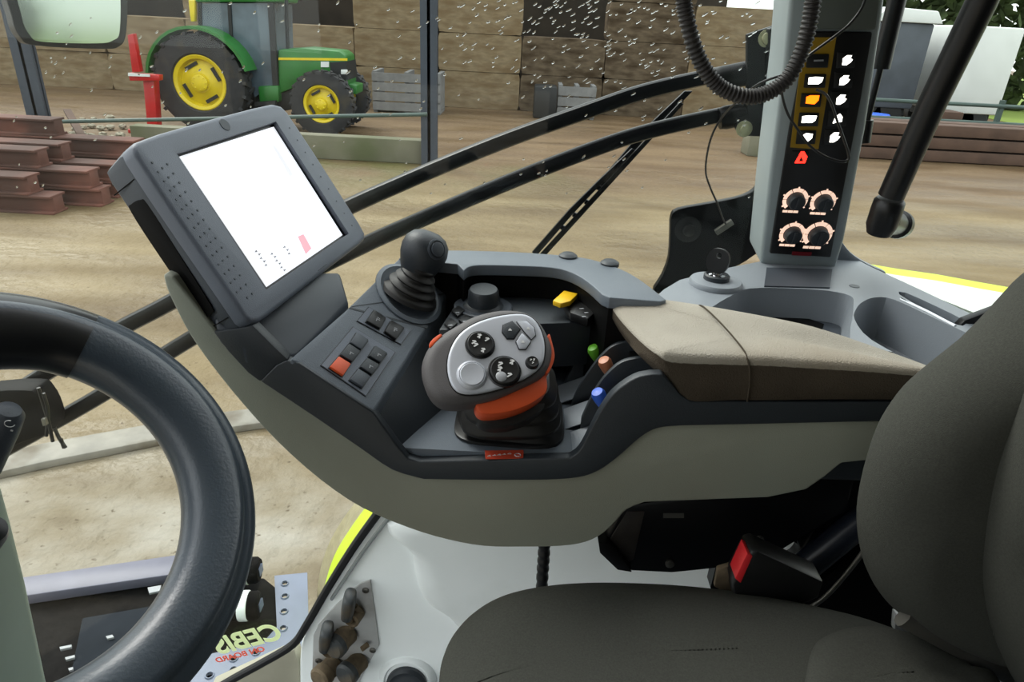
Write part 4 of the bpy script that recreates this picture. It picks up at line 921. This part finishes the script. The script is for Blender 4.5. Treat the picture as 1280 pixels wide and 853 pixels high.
obj('side_seam', [slab([onside(u, .018) + sn * .0003, onside(u, .050) + sn * .0003, onside(u + .006, .050) + sn * .0003, onside(u + .006, .018) + sn * .0003], sn * .0006) for u in (.10, .95)], M['deep_black'], Mt)
# mount
cM = sum(MO, V((0, 0, 0))) / len(MO)
mo_ = [aP(a, b, MP) for a, b in ((300, 372), (400, 320), (426, 345), (340, 402), (318, 405))]
obj('mount_arm', hull2([p - mnn * .045 for p in mo_], [p + V((.02, 0, -.04)) for p in [aP(a, b, fp) for a, b in ((300, 430), (352, 376), (412, 368), (390, 412), (345, 450))]]), M['monitor_side'], Mt, bevel=.004)
# ================================================================ rear shelf
SZ = 2.08
so_ = LZ([(812, 378), (830, 362), (850, 350), (905, 336), (955, 326)], SZ) + LZ(c2([(1048, 303), (1058, 314), (1074, 326), (1100, 339), (1150, 362), (1200, 386), (1240, 405)], 3), SZ) + LZ([(1340, 452)], SZ) + [V((.95, .66, SZ)), V((.60, .66, SZ)), V((.42, .705, SZ)), V((.30, .765, SZ)), V((.19, .79, SZ))]
t1 = LZ(c2([(872, 400), (893, 383), (915, 370), (938, 361), (990, 361), (1036, 364), (1062, 370), (1066, 380), (1062, 410), (1050, 440), (960, 430), (900, 420)], 3, True), SZ)
t2 = LZ(c2([(1069, 400), (1071, 386), (1080, 377), (1095, 372), (1118, 375), (1170, 399), (1226, 426), (1235, 440), (1215, 470), (1150, 455), (1090, 425)], 3, True), SZ)
t3 = LZ(c2([(1124, 368), (1132, 366), (1170, 383), (1204, 400), (1206, 406), (1196, 406), (1160, 389)], 2, True), SZ)
cut = lambda P, d: slab([p + U * .02 for p in P], U * -(d + .02))
def tap(P, d, w_): return hull2([p + U * .01 for p in inset(P, U, -.002)], [p - U * d for p in inset(P, U, w_)])
shf = carve(slab(so_, U * -.11), [tap(t1, .045, .004), tap(t2, .06, .008), cut(t3, .02)])
SH = thing('rear_shelf', sum(so_, V((0, 0, 0))) / len(so_) - U * .11, 'blue-grey moulded side shelf with two storage trays below the switch pillar', 'shelf')
obj('shelf_body', shf, M['shelf_grey'], SH, ang=40)
obj('tray_liner', [slab([p - U * .0445 for p in inset(t1, U, .005)], U * .001), ], M['shelf_dark'], SH)
obj('tray_slot', slab([p for p in LZ([(905, 388), (950, 390), (1010, 399), (1030, 406), (1027, 412), (950, 400)], SZ - .043)], U * .001), M['deep_black'], SH)
obj('tray_ridge', sweep(crom(LZ([(1085, 402), (1110, 414), (1150, 434), (1190, 456)], SZ - .055), 4), sq(16, 3, .010, .006)), M['shelf_grey'], SH)
obj('slot_glint', sweep(LZ([(1126, 374), (1160, 390), (1194, 408)], SZ), circ(.002, 8)), M['chrome'], SH)  # chrome strip added as the highlight along the slot edge
obj('shelf_dimple', [lathe(aZ(1068, 358, SZ), U, [(.007, 0), (.0068, .0006), (.0005, .0006)], 16)], M['shelf_dark'], SH)
sill = c2([(1040, 270), (1047, 285), (1052, 300), (1064, 316), (1085, 330), (1108, 340)], 3)
# sill that closes the shelf against the window
sl = [aY(a, b, 1.04) for a, b in sill] + [aY(1108, 360, 1.04), aY(1030, 345, 1.04), aY(1020, 290, 1.04)]
tag(obj('trim_2', slab(sl, V((0, .015, 0))), M['shelf_grey'], bevel=.003), kind='structure')
# ignition lock and key
lk = aZ(894, 356, SZ)
IG = thing('ignition_lock', lk, 'round grey ignition lock with chrome barrel on the corner of the rear shelf', 'ignition lock')
obj('lock_base', lathe(lk, U, [(.036, 0), (.036, .004), (.034, .007), (.026, .008), (.001, .008)], 40), M['shelf_grey'], IG)
obj('lock_ring', lathe(lk + U * .008, U, [(.0175, 0), (.0175, .006), (.015, .008), (.014, .004)], 32), M['dark_plastic'], IG)
obj('lock_barrel', lathe(lk + U * .008, U, [(.0125, 0), (.0125, .003), (.011, .006), (.007, .007), (.0065, .010), (.001, .011)], 32), M['chrome'], IG)
KY = thing('ignition_key', lk + U * .027, 'black-headed ignition key standing in the chrome lock', 'key')
kh = lk + V((-.002, 0, .034)); kd = V((.12, 0, 1)).normalized(); ks = V((.75, -.5, .35)); ks = (ks - kd * ks.dot(kd)).normalized(); kq = kd.cross(ks)
hd = [kh + ks * x + kd * y for x, y in sq(28, 2.4, .0155, .0175)]
obj('key_head', carve(slab([p - kq * .0028 for p in hd], kq * .0056), [lathe(kh + kd * .008 - kq * .01, kq, [(.004, 0), (.004, .02)], 14)]), M['black_plastic'], KY)
obj('key_blade', box(lk + U * .024, ks * .004, kq * .001, U * .008), M['chrome'], KY)

# ================================================================ switch pillar
pp = plane(aY(960, 320, 1.0), aY(1040, 320, 1.0), aY(1045, 0, .92)); ppn = pp[1] if pp[1].y < 0 else -pp[1]; pp = (pp[0], ppn)
PL = thing('switch_pillar', aY(1000, 345, 1.02), 'grey pillar carrying the black panel of lit switches and rotary knobs', 'pillar')
def pd(pts, h0, h1): P = LP(pts, pp); return slab([p + ppn * h0 for p in P], ppn * (h1 - h0))
obj('pillar_housing', pd([(1014, -300), (1142, -300), (1104, 20), (1083, 160), (1056, 300), (1044, 340), (957, 338), (950, 328), (962, 220), (980, 80)], -.07, 0), M['pillar_grey'], PL, bevel=.006, seg=3)
obj('upper_cover', pd([(1026, -300), (1134, -300), (1092, 36), (1004, 34)], 0, .008), mat('cover_green', (84, 90, 84), rough=.6, var=.05), PL, bevel=.003)
sp_ = obj('switch_panel', pd([(1009, 38), (1089, 39), (1075, 120), (1037, 320), (961, 315), (985, 160)], 0, .006), M['pillar_face'], PL, bevel=.0025)
obj('recess_shade', slab(LZ([(958, 336), (1040, 338), (1037, 361), (955, 359)], SZ), U * .002), M['shelf_dark'], PL)  # flat dark slab painting the shade of a recess below the panel
obj('yellow_field', pd([(1004, 45), (1043, 45), (1032, 115), (1021, 184), (986, 182), (995, 110)], .0055, .0068), M['yellow_zone'], sp_)
h1 = .0068
for k, (px, py, em) in enumerate(((1020, 73, None), (1017, 98, 'lit_white'), (1012, 122, 'lit_orange'), (1009, 146, 'lit_white'), (1006, 168, 'lit_white'))):
    kw = 13.5 - k * .4
    s = obj('rocker_switch', pd([(px - kw, py - 8), (px + kw, py - 8), (px + kw - 2, py + 9), (px - kw - 2, py + 9)], h1, h1 + .003), M['black_plastic'], PL, bevel=.001)
    if em == 'lit_white' and k < 4: p4 = [(px - 9, py - 4), (px - 5, py - 4.5), (px - 1, py - 5), (px + 9, py - 4.5), (px + 7, py + 1), (px + 3, py + 4), (px - 10, py + 4)]
    elif em == 'lit_white': p4 = [(px - 6, py - 2), (px - 1, py - 5), (px + 7, py - 4), (px + 6, py + 1), (px, py + 6), (px - 5, py + 3)]
    elif em: p4 = [(px - 7, py - 4), (px - 2, py - 6), (px + 9, py - 6), (px + 8, py), (px + 3, py + 5), (px - 8, py + 4)]
    else: p4 = [(px - 6, py - 1), (px + 6, py - 1.5), (px + 6, py + .5), (px - 6, py + 1)]
    obj('lit_icon' if em else 'switch_icon', pd(p4, h1 + .0028, h1 + .0034), M[em or 'pale_mark'], s)
for k, (px, py) in enumerate(((1056, 73), (1052.5, 98), (1048.5, 122), (1045.5, 145.5), (1040.5, 169))):
    s = obj('push_switch', pd([(px - 12, py - 10), (px + 12, py - 10), (px + 10, py + 10), (px - 14, py + 10)], .0055, .0075), M['black_plastic'], PL, bevel=.001)
    p4 = [(px - 6, py + 6), (px - 5, py - 2), (px, py - 6), (px + 6, py - 6), (px + 4, py - 2), (px + 7, py - 1), (px + 4, py + 3), (px - 1, py + 6)] if k != 3 else [(px - 7, py + 6), (px - 4, py - 2), (px + 2, py - 6), (px + 5, py - 2), (px + 4, py + 4), (px - 3, py + 5)]
    obj('lit_icon', pd(p4, .0074, .0080), M['lit_white'], s)
hz = obj('hazard_switch', pd([(988, 186), (1010, 186), (1007, 203), (984, 203)], .0055, .0075), M['black_plastic'], PL, bevel=.001)
obj('hazard_triangle', carve(pd([(991, 201), (999, 186.5), (1003, 186.5), (1007, 193), (1004, 201)], .0074, .0082), [pd([(996, 199), (999.5, 192.5), (1002, 199)], .005, .01)]), M['lit_red'], hz)
obj('red_mark', pd([(989, 312), (1013, 313), (1012, 317.5), (988, 316.5)], .0055, .0066), mat('dark_red', (120, 12, 28), rough=.5), sp_)
px1 = (aP(1030, 270, pp) - aP(990, 268, pp)).normalized(); px2 = ppn.cross(px1); px2 = px2 if px2.z > 0 else -px2
for px, py, r_ in ((992.5, 247.5, 15), (1027, 250, 15), (988.5, 290, 15), (1020.5, 291, 17)):
    c = aP(px, py, pp) + ppn * .006; R_ = r_ / FPX * depth(c)
    kn = obj('rotary_knob', lathe(c, ppn, [(R_ * .70, 0), (R_ * .68, .010), (R_ * .6, .012), (.0004, .012)], 28), M['dark_plastic'], PL)
    g = []
    for a0_, a1_ in ((-50, 5), (9, 60), (64, 118), (122, 178), (182, 232)):
        ar = [math.radians(a0_ + (a1_ - a0_) * t / 6) for t in range(7)]
        P = [c + (px1 * math.cos(a) + px2 * math.sin(a)) * R_ * 1.04 for a in ar] + [c + (px1 * math.cos(a) + px2 * math.sin(a)) * R_ * .74 for a in ar[::-1]]
        g.append(slab(P, ppn * .0008))
    for a in (20, 90, 160, 215, 325): a = math.radians(a); g.append(box(c + (px1 * math.cos(a) + px2 * math.sin(a)) * R_ * 1.1, (px1 * math.cos(a) + px2 * math.sin(a)) * R_ * .07, (px2 * math.cos(a) - px1 * math.sin(a)) * R_ * .06, ppn * .0005))
    obj('scale_ring', g, M['lit_ring'], kn)
    obj('knob_icon', [box(c - px2 * R_ * 1.08 + px1 * k_ * R_ * .45 - px1 * R_ * .1, px1 * R_ * .2, px2 * R_ * .1, ppn * .0006) for k_ in (-1, 0, 1)], M['lit_ring'], kn)
    obj('knob_ridge', box(c + ppn * .0125, px1 * R_ * .12, px2 * R_ * .5, ppn * .002), M['dark_plastic'], kn, bevel=.0006)

# ================================================================ cables
hp = crom([aY(a, b, .80) for a, b in [(850, -260), (846, -130), (848, -60), (853, -10), (858, 22), (869, 62), (885, 93), (905, 112), (935, 121), (962, 115), (986, 96), (1003, 62), (1013, 22), (1017, -15), (1015, -60), (1010, -130), (1008, -260)]], 24)
rad = [.0088 if (i % 4) < 2 else .0074 for i in range(len(hp))]
tag(obj('coiled_hose', tube(hp, 1, 14, radii=rad), mat('hose_grey', (46, 43, 42), rough=.55, var=.15)), 'corrugated black cable hose looping down beside the switch pillar', 'hose')
def wire(pts, name, label, r=.0016):
    P = crom([aY(a, b, y) for a, b, y in pts], 6); return tag(obj(name, tube(P, r, 8), M['black_plastic']), label, 'wire')
wire([(1086, -20, .86), (1078, 8, .86), (1062, 30, .86), (1040, 48, .86), (1010, 70, .86), (988, 90, .86), (978, 108, .87), (979, 125, .88), (986, 145, .88), (998, 163, .88), (1012, 182, .88), (1030, 195, .88), (1050, 202, .88), (1060, 200, .88), (1060, 190, .88), (1054, 172, .88), (1046, 150, .88), (1040, 132, .88), (1032, 118, .885), (1020, 112, .89)], 'thin_wire', 'thin black wire looping across the lit switch panel')
wire([(985, 92, .815), (950, 104, .83), (925, 124, .88), (903, 146, .93), (888, 175, .96), (882, 212, 1.0), (888, 235, 1.02), (897, 255, 1.04), (903, 272, 1.06), (907, 280, 1.09)], 'thin_wire', 'thin black wire hanging from the cable hose to the metal clip', .0014)

# ================================================================ strut and grab handle
gs = thing('gas_strut', aY(1076, 176, 1.0), 'black window gas strut hanging to the right of the switch pillar', 'gas strut')
obj('strut_tube', tube([aY(1170, -300, 1.0), aY(1126, -40, 1.0), aY(1121, 0, 1.0), aY(1101, 86, 1.0)], .0115, 20), M['black_plastic'], gs)
obj('strut_rod', tube([aY(1101, 84, 1.0), aY(1083, 155, 1.0)], .0042, 14), M['black_plastic'], gs)
obj('strut_end', [tube([aY(1083, 150, 1.0), aY(1079, 178, 1.0)], .0095, 14), lathe(aY(1078, 172, .995), V((0, 1, 0)), [(.009, 0), (.009, .03), (.005, .035)], 16)], M['black_plastic'], gs)
gh = thing('grab_handle', aY(1105, 298, .92), 'thick black tubular grab handle running diagonally at the upper right', 'handle')
obj('handle_tube', tube([aY(1330, -240, .86), aY(1252, -60, .86), aY(1228, 0, .87), aY(1165, 130, .90), aY(1114, 245, .92)], .0165, 24), M['black_plastic'], gh)
obj('handle_socket', [lathe(aY(1112, 252, .92), (aY(1102, 282, .925) - aY(1112, 252, .92)), [(.0165, -.004), (.0195, 0), (.020, .012), (.020, .034), (.016, .046), (.001, .050)], 28)], M['black_plastic'], gh)
obj('handle_foot', [lathe(aY(1108, 276, .93), aY(1126, 282, 1.03) - aY(1108, 276, .93), [(.017, 0), (.0165, .02), (.0165, .08), (.021, .085), (.021, .11), (.015, .112)], 28)], M['black_plastic'], gh)

# ================================================================ seat
ST = thing('driver_seat', V((.2, .28, 1.35)), 'dark grey cloth driver seat with high side bolster in the right foreground', 'seat')
cs = c2([(552, 900), (549, 853), (554, 822), (568, 795), (592, 770), (625, 752), (668, 741), (720, 735), (780, 734), (850, 738), (920, 747), (985, 760), (1040, 773), (1100, 790), (1160, 815), (1240, 860)], 3)
CP = LZ(cs, 1.835) + [V((.42, .10, 1.835)), V((.38, .0, 1.835)), V((-.05, .0, 1.835)), V((-.10, .06, 1.835)), V((-.115, .2, 1.835))]
CP = crom(CP, 2, True)
obj('seat_cushion', puff(CP, U, .030, .09, .075, 8), M['fabric_seat'], ST, ang=80)
obj('cushion_base', puff([p - U * .09 for p in inset(CP, U, .03)], U, .005, .05, .02, 3), M['black_plastic'], ST)
cs2 = c2([(1000, 900), (1012, 820), (1035, 795), (1080, 785), (1130, 792), (1180, 812), (1260, 870)], 4)
obj('rear_cushion', puff(crom(LZ(cs2, 1.865) + [V((.42, .16, 1.865)), V((.22, .16, 1.865))], 2, True), U, .012, .03, .03, 6), M['fabric_seat'], ST, ang=80)
bk_ = c2([(1330, 330), (1283, 376), (1240, 415), (1205, 441), (1175, 463), (1148, 485), (1125, 511), (1106, 540), (1092, 572), (1081, 610), (1075, 650), (1078, 690), (1088, 722), (1106, 748), (1140, 774), (1190, 797), (1248, 814), (1330, 815)], 3) + [(1450, 800), (1480, 600), (1470, 420), (1400, 310)]
obj('side_bolster', puff(LY(bk_, .50), V((0, -1, 0)), .050, .045, .060, 9), M['fabric_seat'], ST, ang=80)
bk2 = c2([(1340, 440), (1300, 505), (1272, 565), (1250, 635), (1239, 700), (1240, 755), (1254, 815), (1280, 870)], 4) + [(1330, 930), (1600, 930), (1620, 500), (1500, 380)]
obj('backrest', puff(LY(bk2, .435), V((0, -1, 0)), .045, .05, .055, 8), M['fabric_seat'], ST, ang=80)
obj('bolster_seam', sweep([p - V((0, .004, 0)) for p in crom([aY(a, b, .452) for a, b in ((1278, 540), (1256, 600), (1238, 670), (1232, 730), (1240, 790))], 5)], circ(.0012, 6)), M['black_plastic'], ST)
obj('seat_rail', [sweep(crom([aY(a, b, .47) for a, b in ((1128, 772), (1165, 792), (1210, 816), (1290, 860))], 4), sq(12, 3, .006, .009))], M['steel'], ST)
obj('seat_bracket', [slab(LY([(1120, 768), (1150, 782), (1147, 796), (1118, 790)], .56), V((0, .01, 0))), slab(LY([(1156, 790), (1200, 805), (1260, 840), (1230, 853), (1170, 812)], .55), V((0, .01, 0)))], M['plate_grey'], ST, bevel=.002)
# frame under the console
FB = thing('console_bracket', aY(840, 716, .66), 'black steel bracket box with bolts under the armrest console', 'bracket')
obj('bracket_box', slab(LY([(782, 632), (757, 674), (780, 715), (840, 718), (890, 713), (935, 705), (960, 700), (1060, 640), (1070, 600), (1030, 590), (960, 610)], .65), V((0, .14, 0))), M['black_paint'], FB, bevel=.005)
obj('bracket_flange', slab(LY([(748, 679), (750, 692), (772, 713), (790, 716), (784, 706), (762, 680)], .64), V((0, .10, 0))), M['black_plastic'], FB, bevel=.001)
obj('worn_corner', slab(LY([(784, 640), (806, 640), (792, 700), (779, 708), (760, 678)], .649), V((0, .003, 0))), mat('worn_black', (52, 47, 42), rough=.6, var=.3, scale=40), FB, bevel=.001)
for px, py in ((837, 704), (949, 674)): obj('bolt', lathe(aY(px, py, .65), V((0, -1, 0)), [(.0055, 0), (.0055, .003), (.004, .004), (.0005, .004)], 18), M['steel'], FB)
obj('slot_plate', slab(LY([(829, 642), (855, 642), (855, 648), (829, 648)], .6495), V((0, .002, 0))), M['steel'], FB)
SF = thing('suspension_unit', aY(1040, 800, .70), 'black seat suspension frame with round holes between seat and bracket', 'frame')
pl_ = slab(LY([(912, 640), (1010, 600), (1060, 575), (1150, 560), (1180, 800), (1080, 830), (990, 800), (905, 760), (888, 735)], .70), V((0, .02, 0)))
obj('frame_plate', carve(pl_, [lathe(aY(985, 697, .69), V((0, 1, 0)), [(.0185, 0), (.0185, .05)], 28)]), M['black_paint'], SF)
obj('support_tube', tube([aY(1090, 640, .66), aY(1002, 712, .64)], .017, 22), mat('blue_black', (26, 30, 40), rough=.3, var=.1), SF)
obj('support_arm', slab(LY([(1002, 690), (1045, 612), (1080, 570), (1110, 590), (1070, 660), (1015, 712)], .665), V((0, .02, 0))), M['black_paint'], SF, bevel=.003)
obj('arc_glint', tube(crom([aY(a, b, .62) for a, b in ((1085, 682), (1060, 715), (1030, 748), (998, 768))], 4), .0028, 10), M['steel'], SF)  # steel tube added as a thin arc of highlight
obj('frame_nut', [box(aY(1049, 602, .655), V((.006, 0, .001)), V((0, .004, 0)), V((0, 0, .006))), box(aY(1034, 626, .655), V((.007, 0, .002)), V((0, .004, 0)), V((0, 0, .004))), lathe(aY(1044, 757, .70), V((0, -1, 0)), [(.010, 0), (.010, .004), (.006, .006), (.0005, .006)], 18)], M['steel'], SF, bevel=.0008)
obj('hole_shade', slab(LY([(985, 770), (1085, 690), (1115, 745), (1150, 800), (1000, 800)], .68), V((0, .01, 0))), M['deep_black'], SF)  # black sheet painting the shade of the hole below the frame
# belt buckle
BK = thing('seat_belt_buckle', aY(925, 752, .56), 'black seat belt buckle with a red release button beside the seat cushion', 'seat belt buckle')
obj('buckle_body', slab(LY([(917, 732), (938, 692), (948, 690), (1030, 728), (1024, 748), (985, 766), (920, 756)], .55), V((0, .03, 0))), M['black_plastic'], BK, bevel=.003)
obj('release_button', slab(LY([(919, 724), (934, 692), (941, 696), (926, 730)], .5485), V((0, .022, 0))), M['belt_red'], BK, bevel=.001)
obj('buckle_plate', slab(LY([(897, 712), (918, 706), (918, 738), (914, 746), (893, 734)], .575), V((0, .006, 0))), M['dirty_brown'], BK, bevel=.001)
# belt strap upper right
sbw = slab(LY([(1198, 409), (1206, 401), (1262, 380), (1263, 372), (1300, 356), (1305, 392), (1240, 413), (1216, 416)], .80), V((0, .012, 0)))
tag(obj('belt_guide', sbw, M['black_plastic'], bevel=.002), 'black angled belt guide lying on the sill above the seat backrest', 'belt guide')
# conduit below the console
cp = [V((0, 0, 0))] * 0
cq = crom([aY(a, b, .72) for a, b in ((681, 660), (680, 690), (678, 720), (676, 760), (670, 800))], 12)
tag(obj('flexible_conduit', tube(cq, 1, 14, radii=[.0086 if (i % 4) < 2 else .0076 for i in range(len(cq))]), M['black_plastic']), 'grey-black flexible conduit hanging down below the armrest console', 'conduit')

# ================================================================ steering wheel and column
k_ = .75; wc = CAM + V((-.4689, .5037, -.4434)) * k_; wn = V((math.sin(.7717) * math.cos(-.4705), math.sin(.7717) * math.sin(-.4705), math.cos(.7717)))
WR, wr = .2 * k_, .0385 * k_
wa = wn.cross(U).normalized(); wb = wn.cross(wa).normalized()
SW = thing('steering_wheel', wc - wn * .08, 'black moulded steering wheel filling the lower left foreground', 'steering wheel')
NW = 120
ringp = [wc + (wa * math.cos(2 * math.pi * i / NW) + wb * math.sin(2 * math.pi * i / NW)) * WR for i in range(NW)]
def wprof(kx=1, groove=True):
    out = []
    for i in range(48):
        t = 2 * math.pi * i / 48; r_ = 1.0
        dd = abs(((math.degrees(t) - 48 + 180) % 360) - 180)
        if groove: r_ -= .15 * math.exp(-(dd / 12) ** 2); r_ += .05 * math.exp(-((dd - 24) / 10) ** 2)
        out.append((wr * kx * r_ * math.cos(t), wr * .86 * kx * r_ * math.sin(t)))
    return out
def wsweep(idx, pr, closed):
    rs = []
    for i in idx:
        d = (ringp[i % NW] - wc).normalized(); rs.append([ringp[i % NW] + d * a + wn * b for a, b in pr])
    v, f = rings(rs, cap=not closed); n = len(pr); m_ = len(rs)
    if closed: f += [[(m_ - 1) * n + i, (m_ - 1) * n + (i + 1) % n, (i + 1) % n, i] for i in range(n)]
    return v, f
obj('rim', wsweep(range(NW), wprof(), True), M['wheel_rubber'], SW, ang=80)
def pxy(p): c = ROT.transposed() @ (p - CAM); return CX - FPX * c.x / c.z, CY + FPX * c.y / c.z
hit = [i for i in range(NW) if -260 < pxy(ringp[i])[0] < 112 and pxy(ringp[i])[1] < 560]
hs = sorted(hit)
if hs[-1] - hs[0] > NW * .7: hs = sorted([h if h > NW / 2 else h + NW for h in hs])
def gsweep(idx, last):
    rs = []
    for k, i in enumerate(idx):
        q_ = 1.02 + .5 * max(0, (abs(i - last) - 3) / 16) ; d = (ringp[i % NW] - wc).normalized()
        rs.append([ringp[i % NW] + d * (a if a > 0 else a * q_) + wn * b for a, b in wprof(1.02, False)])
    return rings(rs)
vis_end = hs[0] if pxy(ringp[hs[0] % NW])[0] > pxy(ringp[hs[-1] % NW])[0] else hs[-1]
obj('spoke_cover', gsweep(range(hs[0], hs[-1] + 1), vis_end), M['wheel_gloss'], SW, ang=60)
lft = hs[-1] if vis_end == hs[0] else hs[0]
mid = ringp[lft % NW]; dm = (mid - wc).normalized(); tm = wn.cross(dm)
obj('spoke', hull2([wc + dm * .125 + tm * a + wn * b for a, b in sq(20, 4, .04, .012)], [wc + dm * .018 - wn * .045 + tm * a + wn * b for a, b in sq(20, 4, .02, .01)]), M['wheel_gloss'], SW)
obj('hub', lathe(wc - wn * .075, wn, [(.010, 0), (.012, .01), (.012, .03), (.010, .04), (.001, .042)], 32), M['wheel_gloss'], SW)
obj('steering_shaft', tube([wc - wn * .07, aY(-45, 665, .43)], .008, 12), M['wheel_gloss'], SW)
SCn = thing('steering_column', V((-.45, .50, 1.12)), 'pale grey-green steering column cowl at the lower left edge', 'steering column')
cw0 = LY([(-90, 585), (-20, 588), (6, 597), (20, 650), (38, 725), (68, 870), (90, 960), (-200, 960)], .50)
obj('column_cowl', slab(cw0, V((0, -.12, 0))), M['column_green'], SCn, bevel=.012, seg=4)
lm = aY(5, 555, .43); a0_ = aY(-55, 660, .43)
SK = thing('indicator_stalk', a0_, 'dark grey indicator stalk end with a small white symbol beside the steering wheel spoke', 'stalk')
dS = (aY(8, 520, .43) - a0_); Ls = dS.length
obj('stalk_body', lathe(a0_, dS, [(.008, 0), (.0085, Ls * .55), (.0125, Ls * .56), (.0125, Ls * .9), (.0115, Ls + .002), (.008, Ls + .007), (.001, Ls + .009)], 32), M['monitor_side'], SK)
ic = aD(12, 530, depth(aY(8, 535, .43)) - .0133); vd = (CAM - ic).normalized()
i1 = dS.normalized(); i2 = vd.cross(i1).normalized()
obj('stalk_symbol', [sweep([ic + (i1 * math.cos(t * .523) + i2 * math.sin(t * .523)) * .0032 for t in range(10)], circ(.0003, 5)), box(ic - i1 * .006 + i2 * -.003, i1 * .0008, i2 * .0008, vd * .0002)], M['white_mark'], SK)
SC.cycles.use_denoising = True
SC.cycles.max_bounces = 8; SC.cycles.transparent_max_bounces = 12
SC.view_settings.exposure = .22
